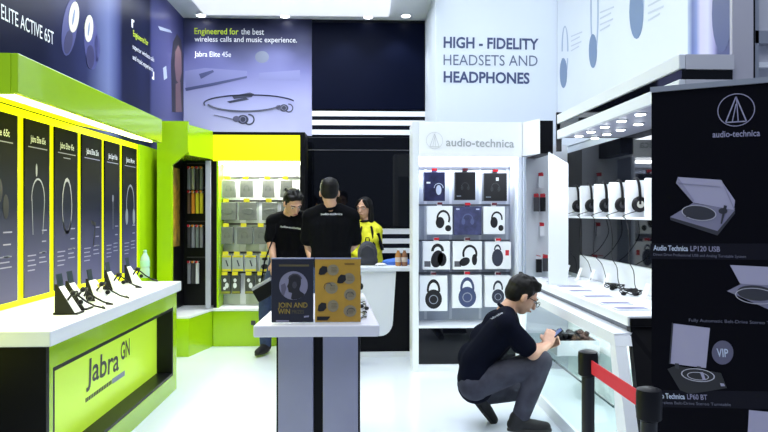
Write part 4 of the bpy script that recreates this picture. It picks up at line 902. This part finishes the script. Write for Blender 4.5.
# small black headset stand on the table, behind the gold board
q = P(362, 300, Z=fz)
o = thing('headset_stand', 'small clear stand with a dark headset peeping out behind the gold poster board', 'display stand', q)
MB().box(q.x-.04, q.x+.02, q.y-.04, q.y+.04, fz+.0005, fz+.01).build('base', acryl, o)
MB().box(q.x-.02, q.x-.012, q.y-.03, q.y+.03, fz+.0105, fz+.12).build('upright', acryl, o)
mb = MB(); mb.tube([q+V((-.011+.001, .03*math.cos(a), .12+.028*math.sin(a))) for a in [k*2*PI/16 for k in range(16)]], .006, 6, True); mb.ell(q+V((-.004, -.02, .085)), (.012, .016, .02)); mb.build('headset', blackplastic, o, True)
# ================================================================== RECEPTION DESK
dy = 6.16; dz = .875
dx0 = -.47; dx1 = XA-.01+.06; dx1 = P(413, 300, Y=dy).x+.0
t = thing('reception_desk', 'white topped reception desk with a curved white front panel beside black, where three people stand', 'desk', ((dx0+dx1)/2, 6.4, 0))
MB().box(dx0-.02, dx1, dy-.03, dy+.42, dz-.045, dz, .008).build('worktop', white, t)
MB().box(dx0, dx1-.02, dy+.03, dy+.40, .05, dz-.046).build('body', black, t)
MB().box(dx0, dx1-.01, dy+.01, dy+.40, 0, .049).build('plinth', whitebox, t)
wp = []
x1 = P(396, 300, Y=dy).x; zb = P(390, 336, Y=dy).z; zt2 = dz-.046
wp = [V((dx0, dy+.029, zt2)), V((dx0, dy+.029, zb)), V((x1-.15, dy+.029, zb))]
for k in range(7): a = k/6*PI/2; wp.append(V((x1-.15+.12*math.sin(a), dy+.029, zb+.14-.14*math.cos(a))))
wp.append(V((x1, dy+.029, zt2)))
MB().prism(wp, (0, -.03, 0)).build('curved_front_panel', whitebox, t)
for (px, lab, m) in ((398.2, 'amber drink bottle on the reception desk, left of the two', mat('amber_drink', (.45, .20, .06), .2)), (404.5, 'brownish drink bottle on the reception desk, right of the two', mat('brown_drink', (.28, .13, .07), .2))):
    q = P(px, 266.5, Y=6.22); q.z = dz
    o = thing('drink_bottle', lab, 'bottle', q, group='drink bottles on the reception desk')
    MB().lathe(q, [(.026, .0005), (.03, .008), (.03, .095), (.026, .115), (.013, .14), (.012, .152)], (0, 0, 1), 18).build('bottle_body', m, o, True)
    MB().lathe(q+V((0, 0, .1525)), [(.014, 0), (.014, .016), (.011, .018)], (0, 0, 1), 14).build('cap', whitebox, o, True)
    MB().lathe(q+V((0, 0, .04)), [(.0302, 0), (.0306, .001), (.0306, .044), (.0302, .045)], (0, 0, 1), 18).build('label_band', mat('pale_label', (.6, .5, .42), .5), o, True)
def lump(name, label, cat, c, rad, m, seed, parent=None):
    rnd = random.Random(seed); mb = MB(); mb.ell(c, rad, seg=28, rings=16)
    for v in mb.b.verts:
        d = v.co-V(c); v.co += d*rnd.uniform(-.10, .16)
        if v.co.z < dz+.0008: v.co.z = dz+.0008
    o = mb.build(name, m, None, True); return tag(o, label, cat)
q = P(391, 266, Y=6.33); lump('blue_cloth', 'crumpled bright blue cloth on the reception desk behind the drink bottles', 'cloth', V((q.x+.07, 6.38, dz+.022)), (.15, .08, .04), mat('blue_cloth', (.06, .18, .62), .7), 3)
q = P(381, 266, Y=6.2); lump('paper_tissue', 'small crumpled white tissue on the reception desk left of the drink bottles', 'tissue', V((q.x, 6.24, dz+.012)), (.05, .04, .016), whitebox, 5)
# dark rounded backpack on the desk
q = P(367.5, 256, Y=6.3)
o = thing('backpack', 'dark grey rounded backpack standing on the reception desk in front of the woman', 'backpack', V((q.x, 6.34, dz)))
def remesh(shapes, voxel, name, m, parent, smooth_it=4, extra=None):
    me = shapes.mesh(name); ob = bpy.data.objects.new(name+'_raw', me); COL.objects.link(ob)
    r = ob.modifiers.new('r', 'REMESH'); r.mode = 'VOXEL'; r.voxel_size = voxel; r.use_smooth_shade = True
    if smooth_it:
        s = ob.modifiers.new('s', 'SMOOTH'); s.iterations = smooth_it; s.factor = .5
    dg = bpy.context.evaluated_depsgraph_get(); out = bpy.data.meshes.new_from_object(ob.evaluated_get(dg))
    bpy.data.objects.remove(ob)
    return link_mesh(name, out, m, parent, True)
mb = MB(); c = V((q.x, 6.34, dz+.115)); mb.ell(c, (.10, .075, .125)); mb.cap(c+V((-.05, -.02, -.07)), c+V((.05, -.02, -.07)), .055, .055)
for v in mb.b.verts: v.co.z = max(v.co.z, dz+.003)
bag = remesh(mb, .008, 'bag_body', mat('dark_nylon', (.03, .032, .042), .75), o)
MB().tube([c+V((-.085+.0, -.075, -.06)), c+V((-.06, -.085, .05)), c+V((0, -.078, .085)), c+V((.06, -.085, .05)), c+V((.085, -.075, -.06))], .005, 6).build('zip', darkgrey, o, True)
MB().tube([c+V((-.02, 0, .12)), c+V((-.015, 0, .155)), c+V((.015, 0, .155)), c+V((.02, 0, .12))], .006, 6).build('handle', black, o, True)
# ================================================================== PEOPLE
def lerp(a, b, f): return V(a)+(V(b)-V(a))*f
def hand(mb, wr, d, n, side, curl=.5, L=.17):
    """palm, four unequal bent fingers and a thumb; d: along the hand, n: palm normal, side: direction of the thumb"""
    d = V(d).normalized(); n = (V(n)-d*V(n).dot(d)).normalized(); s = d.cross(n)*side; s.normalize()
    pc = wr+d*.05
    for k in (-1, -.33, .33, 1): mb.cap(wr+d*.012+s*k*.022, wr+d*.082+s*k*.030, .013, .012, 10)
    for k, (o, l) in enumerate(((1.0, .068), (.33, .078), (-.33, .072), (-1.0, .056))):
        b = wr+d*.083+s*o*.031; a1 = curl*.6; a2 = curl*1.4; a3 = curl*2.0
        q1 = b+(d*math.cos(a1)+n*math.sin(a1))*l*.45; q2 = q1+(d*math.cos(a2)+n*math.sin(a2))*l*.32; q3 = q2+(d*math.cos(a3)+n*math.sin(a3))*l*.23
        mb.cap(b, q1, .0092, .0086, 8); mb.cap(q1, q2, .0086, .008, 8); mb.cap(q2, q3, .008, .007, 8)
    tb_ = wr+d*.025+s*.026; t1 = tb_+(d*.65+s*.7+n*.3).normalized()*.036; t2 = t1+(d*.9+s*.15+n*.45).normalized()*.030
    mb.cap(tb_, t1, .012, .0105, 8); mb.cap(t1, t2, .0105, .008, 8)
def frame(fwd, up):
    f = V(fwd).normalized(); u = (V(up)-f*V(up).dot(f)).normalized(); r = f.cross(u); return Matrix((r, f, u)).transposed(), r, f, u
def person(name, label, J, m_shirt, m_trou, hair='short', scale=1.0, female=False, sleeve=.85, glasses=False, shoes=True, face=True, base=None, jacket=False, voxel=.0065):
    root = thing(name, label, 'person', base)
    M, R_, F_, U = frame(J['fwd'], J['hup']); hc = V(J['head']); k = scale
    def hp(x, y, z): return hc+(R_*x+F_*y+U*z)*k
    bd_ = MB()
    # head
    bd_.ell(hp(0, -.012, .030), (.074*k, .094*k, .088*k), M)
    bd_.ell(hp(0, .012, -.020), (.064*k, .076*k, .085*k), M)
    bd_.ell(hp(0, .040, -.072), (.038*k, .036*k, .032*k), M)
    bd_.cap(hp(0, .088, .008), hp(0, .104, -.026), .009*k, .014*k, 10)
    bd_.ell(hp(0, .082, -.055), (.026*k, .014*k, .011*k), M)
    for s in (-1, 1):
        bd_.ell(hp(s*.077, -.008, -.008), (.011*k, .020*k, .031*k), M, 12, 8)
        bd_.cap(hp(s*.012, .084, .026), hp(s*.048, .070, .026), .011*k, .009*k, 8)
    nb = V(J['neck'])
    bd_.cap(hp(0, -.025, -.055), nb, .050*k, .060*k)
    sh = [V(J['shL']), V(J['shR'])]; hi = [V(J['hipL']), V(J['hipR'])]; wl = V(J['waist'])
    def torso(mb, g, lo=1.0):
        c_ = (sh[0]+sh[1])/2; side = (sh[1]-sh[0]).normalized()
        for s in (0, 1):
            mb.cap(sh[s], lerp(nb, sh[s], .35), .062+g, .055+g)
            top = lerp(c_, sh[s], .62)+(wl-c_).normalized()*.07
            mid = wl+side*(.075 if s else -.075)*(.85 if female else 1)
            mb.cap(top, mid, .088+g, .082+g)
            mb.cap(mid, lerp(wl, hi[s], lo*1.0), .082+g, .098+g)
        mb.cap(lerp(c_, wl, .2), lerp(c_, wl, .9), .105+g, .098+g)
        mb.cap(wl, (hi[0]+hi[1])/2, .095+g, .105+g)
        for hc_, hr_ in J.get('hump', []): mb.ell(hc_, (hr_+g,)*3)
        if female:
            for s in (-1, 1): mb.ell(lerp(c_, wl, .45)+side*s*.075+V(J['bodyfwd'])*.075, (.06+g,)*3)
    torso(bd_, 0)
    for sd in 'LR':
        s_, e_, w_ = V(J['sh'+sd]), V(J['el'+sd]), V(J['wr'+sd])
        bd_.cap(s_, e_, .050, .040); bd_.cap(e_, lerp(e_, w_, .35), .041, .040); bd_.cap(lerp(e_, w_, .35), w_, .040, .026)
        hd_, hn_, hs_, cu_ = J['hand'+sd]; hand(bd_, w_, hd_, hn_, hs_, cu_)
        h_, k_, a_, t_ = V(J['hip'+sd]), V(J['kn'+sd]), V(J['an'+sd]), V(J['toe'+sd])
        bd_.cap(h_, k_, .084, .056); bd_.cap(k_, lerp(k_, a_, .3), .055, .056); bd_.cap(lerp(k_, a_, .3), a_, .056, .038); ui_ = V(J.get('su'+sd, (0, 0, 1))); di_ = t_-a_; di_ = (di_-ui_*di_.dot(ui_)).normalized(); bd_.cap(a_-ui_*.01, a_-ui_*.034+di_*.09, .034, .022)
    body = remesh(bd_, voxel, 'body', skin, root, 3)
    # shirt
    sb = MB(); torso(sb, .016, .8)
    for sd in 'LR':
        s_, e_, w_ = V(J['sh'+sd]), V(J['el'+sd]), V(J['wr'+sd])
        if jacket: sb.cap(s_, e_, .066, .056); sb.cap(e_, lerp(e_, w_, .9), .056, .042)
        else: sb.cap(s_, lerp(s_, e_, sleeve*.6), .068, .068); sb.cap(lerp(s_, e_, sleeve*.5), lerp(s_, e_, sleeve), .068, .068)
    shirt = remesh(sb, .010, 'jacket' if jacket else 'shirt', m_shirt, root, 4)
    col = V(nb); ax_ = (hp(0, -.025, -.055)-nb).normalized()
    cm = MB(); aa = ax_.orthogonal().normalized(); bb = ax_.cross(aa); cm.tube([col+ax_*.012+(aa*math.cos(q*2*PI/20)+bb*math.sin(q*2*PI/20))*.066 for q in range(20)], .012, 8, True)
    cm.build('collar', m_shirt if not jacket else black, shirt, True)
    # trousers
    tb = MB()
    for s in (0, 1): tb.cap(lerp(wl, hi[s], .75), hi[s], .106, .104)
    tb.cap(hi[0], hi[1], .104, .104)
    for sd in 'LR':
        h_, k_, a_ = V(J['hip'+sd]), V(J['kn'+sd]), V(J['an'+sd]); en = lerp(k_, a_, J.get('cuff', .96))
        tb.cap(h_, k_, .100, .072); tb.cap(k_, lerp(k_, a_, .3), .071, .070); tb.cap(lerp(k_, a_, .3), en, .070, .058)
    remesh(tb, .010, 'trousers', m_trou, root, 4)
    for sd in 'LR':
        a_, t_ = V(J['an'+sd]), V(J['toe'+sd]); up_ = V(J.get('su'+sd, (0, 0, 1))); d_ = (t_-a_); d_ = (d_-up_*d_.dot(up_)).normalized(); sd_ = d_.cross(up_)
        zb = a_-up_*.062
        s_ = MB(); s_.cap(zb-d_*.035+up_*.038, zb+d_*.10+up_*.032, .042, .040); s_.cap(zb+d_*.08+up_*.030, zb+d_*.165+up_*.026, .044, .034); s_.cap(a_-d_*.01+up_*.0, zb+d_*.05+up_*.04, .050, .044); s_.cap(a_-d_*.012-up_*.01, a_-d_*.01+up_*.012, .054, .053)
        for v in s_.b.verts:
            dd = (v.co-zb).dot(up_)
            if dd < .010: v.co += up_*(.010-dd)
        shoe = remesh(s_, .007, 'shoe', mat('black_canvas_shoe', (.007, .007, .009), .7), root, 2)
        so = MB(); out = []
        for q in range(24):
            an = q*2*PI/24; x = math.cos(an); y = math.sin(an); out.append(zb+d_*(.065+.140*x)+sd_*(.043+.006*x)*y)
        so.prism(out, up_*.016).build('sole', mat('dark_rubber', (.03, .028, .026), .7), shoe)
    # hair
    hb = MB()
    if hair == 'long':
        hb.ell(hp(0, -.028, .038), (.086*k, .098*k, .092*k), M); hb.cap(hp(0, -.07, 0), hp(0, -.085, -.20), .075*k, .060*k)
        for s in (-1, 1): hb.cap(hp(s*.070, -.02, .03), hp(s*.082, .0, -.12), .030*k, .034*k); hb.cap(hp(s*.082, .0, -.12), hp(s*.085, .02, -.22), .034*k, .026*k)
        hb.cap(hp(-.03, .052, .088), hp(-.066, .05, .03), .020*k, .018*k); hb.cap(hp(.03, .052, .088), hp(.066, .05, .03), .020*k, .018*k)
    else:
        hb.ell(hp(0, -.026, .044), (.083*k, .096*k, .088*k), M); hb.ell(hp(0, -.050, .008), (.079*k, .066*k, .080*k), M)
        hb.cap(hp(-.045, .045, .088), hp(.045, .045, .088), .024*k, .024*k); hb.cap(hp(0, .0, .118), hp(0, .05, .105), .025*k, .02*k)
        for s in (-1, 1): hb.cap(hp(s*.070, .018, .045), hp(s*.072, .012, .004), .012*k, .008*k)
        rnd = random.Random(len(label))
        for q in range(22): hb.ell(hp(rnd.uniform(-.06, .06), rnd.uniform(-.07, .06), .105+rnd.uniform(-.01, .012)), (.016*k, .022*k, .014*k), M, 8, 6)
    remesh(hb, .006, 'hair', hairm, root, 2)
    if face:
        for s in (-1, 1):
            e = MB().ell(hp(s*.031, .0775, .008), (.0125*k, .007*k, .0062*k), M, 14, 10).build('eye', mat('eye_white', (.62, .6, .58), .3), root, True)
            MB().ell(hp(s*.031, .0835, .008), (.0055*k, .0028*k, .0056*k), M, 12, 8).build('pupil', mat('dark_eye', (.01, .008, .006), .2), e, True)
            MB().cap(hp(s*.016, .093, .030), hp(s*.047, .080, .032), .0042*k, .0032*k, 8).build('eyebrow', hairm, root, True)
        MB().ell(hp(0, .0945, -.055), (.022*k, .006*k, .0062*k), M, 14, 8).build('mouth', mat('lips', (.34, .12, .10), .4), root, True)
    if glasses:
        g = MB()
        for s in (-1, 1):
            g.tube([hp(s*.033+.024*math.cos(q*2*PI/18), .104, .006+.018*math.sin(q*2*PI/18)) for q in range(18)], .0022, 6, True)
            g.tube([hp(s*.056, .102, .012), hp(s*.078, .05, .014), hp(s*.082, -.01, .010)], .0022, 6)
        g.tube([hp(-.009, .106, .008), hp(.009, .106, .008)], .0022, 6)
        g.build('glasses', blackplastic, root, True)
    return root, shirt, (hp, M)
# --- man seen from behind at the desk
Yb = 5.62
def W(px, py, Y): return P(px, py, Y=Y)
hd = W(329.5, 193, Yb-.01)
shz = W(330, 217, Yb).z
cxm = W(331, 200, Yb).x
J = dict(head=hd, fwd=(-.05, 1, -.20), hup=(0, .2, 1), neck=V((cxm, Yb-.015, W(330, 207.5, Yb).z)), shL=V((cxm-.178, Yb, shz)), shR=V((cxm+.178, Yb, shz)),
         waist=V((cxm, Yb, 1.07)), hipL=V((cxm-.095, Yb, .90)), hipR=V((cxm+.095, Yb, .90)),
         elL=V((W(304.5, 243, Yb).x+.02, Yb+.05, 1.13)), wrL=V((cxm-.16, Yb+.29, 1.02)), elR=V((W(355, 243, Yb).x-.0, Yb+.06, 1.13)), wrR=V((cxm+.13, Yb+.30, 1.02)),
         handL=((.5, .8, -.1), (0, 0, -1), 1, .5), handR=((-.5, .8, -.1), (0, 0, -1), -1, .5),
         knL=V((cxm-.10, Yb+.02, .49)), knR=V((cxm+.10, Yb+.02, .49)), anL=V((cxm-.11, Yb-.02, .085)), anR=V((cxm+.11, Yb-.02, .085)), toeL=V((cxm-.13, Yb+.12, .035)), toeR=V((cxm+.13, Yb+.12, .035)), bodyfwd=(0, 1, 0))
pb, shb, _ = person('person', 'person in a black shirt seen from behind, standing between two others at the desk', J, tee, jeans, 'short', 1.02, base=(cxm, Yb, 0))
# --- left person, leaning forward
Yl = 6.36
hd = W(293, 203.5, Yl-.16)
M0 = W(288, 217, Yl-.03)
shL_, shR_ = W(304.5, 219, Yl-.08), W(273.5, 221.5, Yl-.02)   # its own left and right
J = dict(head=hd, fwd=(.55, -1, -.80), hup=(.2, -.6, 1), neck=W(289, 215.5, Yl-.06), shL=shL_, shR=shR_, waist=V((W(287, 250, Yl).x, Yl+.05, 1.05)), hipL=V((-.64, Yl+.06, .90)), hipR=V((-.83, Yl+.06, .90)),
         elR=W(270.5, 241, Yl-.05), wrR=W(274, 262, Yl-.17), elL=W(308, 243, Yl-.12), wrL=V((W(304, 260, Yl-.2).x+.08, Yl-.30, .92)), handR=((.1, -.6, -.6), (.1, .3, -.6), -1, .4), handL=((-.5, -.6, -.2), (0, 0, -1), 1, .5),
         knL=V((-.66, Yl+.0, .49)), knR=V((W(266, 310, Yl).x, Yl-.02, .49)), anL=V((-.68, Yl+.05, .085)), anR=V((W(265.5, 345, Yl).x, Yl, .085)), toeL=V((-.66, Yl-.10, .035)), toeR=V((W(263, 352, Yl).x-.02, Yl-.14, .035)), bodyfwd=(0, -1, 0))
pl2, shl, _ = person('person', 'person in a black shirt leaning forward and looking down, leftmost of the three', J, tee, jeans, 'short', 1.08, base=(-.75, Yl, 0))
# --- woman in yellow and black jacket
Yw = 6.86
hd = W(364, 208.5, Yw)
xw = W(366.5, 230, Yw).x; zs = W(367, 231, Yw).z
J = dict(head=hd, fwd=(-.5, -1, -.12), hup=(0, -.05, 1), neck=W(366, 222.5, Yw+.02), shL=V((xw+.10, Yw-.02, zs)), shR=V((xw-.10, Yw+.03, zs)), waist=V((xw, Yw, 1.0)), hipL=V((xw+.085, Yw, .84)), hipR=V((xw-.085, Yw, .84)),
         elL=V((xw+.12, Yw-.02, 1.0)), wrL=V((xw+.06, Yw-.14, .94)), elR=V((xw-.16, Yw+.02, 1.0)), wrR=V((xw-.08, Yw-.13, .94)), handL=((-.8, -.5, 0), (0, 0, -1), -1, .5), handR=((.8, -.5, 0), (0, 0, -1), 1, .5),
         knL=V((xw+.085, Yw, .46)), knR=V((xw-.085, Yw, .46)), anL=V((xw+.09, Yw+.03, .085)), anR=V((xw-.09, Yw+.03, .085)), toeL=V((xw+.10, Yw-.11, .035)), toeR=V((xw-.10, Yw-.11, .035)), bodyfwd=(-.2, -1, 0))
pw, shw, _ = person('person', 'person with long black hair in a bright yellow jacket behind the backpack', J, mat('yellow_fabric', (.72, .70, .015), .7, bump=.1, nscale=60), jeans, 'long', .98, female=True, jacket=True, base=(xw, Yw, 0))
c_ = V((xw, Yw, zs))
mb = MB(); mb.tube([c_+V((-.05, -.085, .05)), c_+V((-.07, -.155, -.06)), c_+V((-.06, -.15, -.2))], .012, 6, flat=.4); mb.tube([c_+V((.05, -.085, .05)), c_+V((.07, -.15, -.06)), c_+V((.09, -.14, -.2))], .02, 6, flat=.4)
mb.tube([c_+V((.12, -.09, -.02)), c_+V((.17, -.085, -.2))], .025, 6, flat=.5); mb.build('strap', black, shw, True)
# --- crouching man looking at his phone
Yc = 4.14; Yn = 3.98; Yf = 4.30
hd = W(522, 296, Yc)
J = dict(head=hd, fwd=(1, .08, -.62), hup=(.6, 0, 1), neck=W(506, 312, Yc), shR=W(506, 325, Yn), shL=W(508, 322, Yf), waist=W(477, 359, Yc), hipR=W(474, 384, Yn+.07), hipL=W(477, 386, Yf-.07),
         elR=W(533, 354, Yn-.02), wrR=W(547, 345.5, Yc-.06), elL=W(524, 352, Yf+.03), wrL=W(543, 346, Yc+.08), handR=((.45, .55, .75), (.3, .9, -.1), 1, .55), handL=((.75, -.35, .45), (.2, -.9, .4), -1, .8),
         knR=W(541, 361, Yn+.02), anR=W(519, 410, Yn+.02), knL=W(528, 388, Yf), anL=W(482, 397, Yf-.08), bodyfwd=(1, 0, -.5), cuff=.88, hump=[(W(499, 326, Yc), .095), (W(487, 341, Yc), .105), (W(475, 358, Yc), .10)])
J['anR'].z = .085; J['toeR'] = J['anR']+V((.13, -.01, -.05))
J['anL'].z = max(J['anL'].z, .16); J['toeL'] = J['anL']+V((.08, 0, -.11)); J['suL'] = V((.75, -.1, .6)).normalized()
pc, shc, (hpc, Mc) = person('person', 'person in navy shirt and grey trousers crouching by the glass counter with a phone', J, navytee, greytrousers, 'short', 1.05, glasses=True, base=(.85, Yc, 0), sleeve=.74)
# white mark on the back of the shirt
bc = W(496, 317, Yn)
# phone
hp_ = J['wrR']+V((.45, .55, .75)).normalized()*.085
o = thing('mobile_phone', 'dark mobile phone held up by the crouching man', 'phone', hp_)
pcn = W(554.5, 335.5, Yc-.01)
u = V((.62, -.1, .55)).normalized(); nf = V((-.62, 0, .75)).normalized(); sdv = u.cross(nf)
bdy = MB().obox(pcn, u, sdv, u.cross(sdv), .13, .066, .009, .003).build('phone_body', blackplastic, o)
nrm = u.cross(sdv).normalized()
if nrm.dot(V((-1, 0, 1))) < 0: nrm = -nrm
MB().obox(pcn+nrm*.0049, u, sdv, nrm, .118, .058, .0008).build('screen', mat('phone_screen', (.02, .03, .06), .1, emit=.6, ecol=(.12, .2, .5)), bdy)
# shirt prints (thin strips lying on the cloth)
def surface_text(s, shirt, centre, along, up, width, height, view, m, nm='shirt_print'):
    """letters projected onto the cloth along view"""
    from mathutils.bvhtree import BVHTree
    me = shirt.data; Mw = WM[shirt.name]
    bv = BVHTree.FromPolygons([Mw @ v.co for v in me.vertices], [tuple(p.vertices) for p in me.polygons])
    o = txt(nm, s, V(centre)-V(along).normalized()*width/2, V(centre)+V(along).normalized()*width/2, height, up, m, None, lift=0)
    view = V(view).normalized()
    for v in o.data.vertices:
        h = bv.ray_cast(v.co-view*.6, view)
        if h[0] is not None: v.co = h[0]-view*.003
    o.data.transform(Mw.inverted()); o.parent = shirt; WM[o.name] = Mw
    return o
surface_text('audio-technica', shb, W(332, 215, Yb), (1, 0, 0), (0, 0, 1), .185, .019, (0, 1, 0), inkwhite)
surface_text('audio-technica', shl, W(292, 228, Yl), (1, 0, -.12), (0, 0, 1), .20, .02, (0, 1, 0), inkwhite)
surface_text('audio-technica', shc, W(495, 317, Yc), (.8, 0, .45), (-.45, 0, .8), .075, .012, (.1, 1, -.2), mat('dim_white_print', (.4, .42, .5), .5))
# dark bag hanging at the left person's side
bq = W(265, 289, Yl-.25)
o = thing('shoulder_bag', 'dark bag with a pale grey flap at the hip of the person leaning forward', 'bag', bq+V((0, 0, -.1)))
r1 = V((.78, 0, .45)).normalized(); r2 = V((0, 1, 0)); r3 = r1.cross(r2)
MB().obox(bq+V((.0, 0, -.02)), r1, r2, r3, .20, .09, .13, .015).build('bag_body', black, o)
MB().obox(bq+V((-.03, -.001, .05)), r1, r2, r3, .20, .096, .03, .006).build('flap', mat('grey_fabric', (.28, .29, .33), .7), o)
MB().tube([bq+V((-.04, .03, .06)), bq+V((-.02, .10, .25)), shR_+V((.03, -.09, -.10)), shR_+V((.05, -.06, .07)), shR_+V((.06, .07, .03))], .009, 6, flat=.4).build('strap', black, o, True)
# ================================================================== LIGHT
w = bpy.data.worlds.new('hall'); scene.world = w; w.use_nodes = True
w.node_tree.nodes['Background'].inputs[0].default_value = (.55, .68, 1, 1); w.node_tree.nodes['Background'].inputs[1].default_value = .22
def area(name, loc, rot, sx, sy, e, col=(1, 1, 1)):
    l = bpy.data.lights.new(name, 'AREA'); l.shape = 'RECTANGLE'; l.size = sx; l.size_y = sy; l.energy = e; l.color = col
    o = bpy.data.objects.new(name, l); COL.objects.link(o); o.location = loc; o.rotation_euler = rot; return o
def spot(name, loc, tgt, e, ang=80, col=(.9, .95, 1), r=.05):
    l = bpy.data.lights.new(name, 'SPOT'); l.energy = e; l.spot_size = math.radians(ang); l.spot_blend = .6; l.color = col; l.shadow_soft_size = r
    o = bpy.data.objects.new(name, l); COL.objects.link(o); o.location = loc; o.rotation_euler = (V(tgt)-V(loc)).to_track_quat('-Z', 'Y').to_euler(); return o
area('booth_ceiling_fill', (-.7, 5.2, ZC-.06), (0, 0, 0), 2.0, 3.4, 85, (.86, .92, 1))  # broad fill light added under the ceiling to lift the booth
area('unseen_hall_fill', (0, 1.0, 7.0), (math.radians(18), 0, 0), 5, 4, 260, (.84, .91, 1))  # unseen overhead light, added to brighten the booth from the open front
for x in (-1.8, -1.0, -.2, .4): spot('ceiling_spot', (x, YB-.3, ZC-.05), (x, YB-.05, 2.0), 16, 95)
# canopy lamps
area('left_canopy_light', (-1.62, 3.68, cz0-.02), (0, math.radians(-8), 0), .16, 1.8, 20, (1, 1, .62))
area('right_canopy_light', (1.62, 3.9, rz0+.004), (0, 0, 0), .3, 1.6, 14, (.88, .94, 1))
area('cabinet_light', ((cx0+cx1)/2, CY+.12, cb-.025), (math.radians(-12), 0, 0), .8, .12, 7, (.9, .95, 1))
area('unit_light', ((bx0+bx1)/2, Y2+.1, hbot-.03), (math.radians(-8), 0, 0), .75, .1, 12, (1, 1, .9))
area('case_light', (1.52, 4.3, .72), (0, 0, 0), .25, 1.7, 6, (.92, 1, 1))
# right wall wash
area('wall_wash', (.9, 4.6, 4.6), (0, math.radians(-25), 0), 1.0, 3.5, 14, (.88, .93, 1))
v = scene.view_settings
scene.display_settings.display_device = 'sRGB'
v.view_transform = 'Standard'; v.look = 'None'; v.gamma = 1; v.use_curve_mapping = False; v.exposure = .36
for _o in list(scene.objects):
    if _o.get('label') and not 4 <= len(_o['label'].replace('-', ' ').split()) <= 16: print('LABELLEN', len(_o['label'].split()), _o['label'])
_s = {}
for _o in scene.objects:
    if _o.get('label'):
        if _o['label'] in _s: print('DUPLABEL', _o['label'])
        _s[_o['label']] = 1
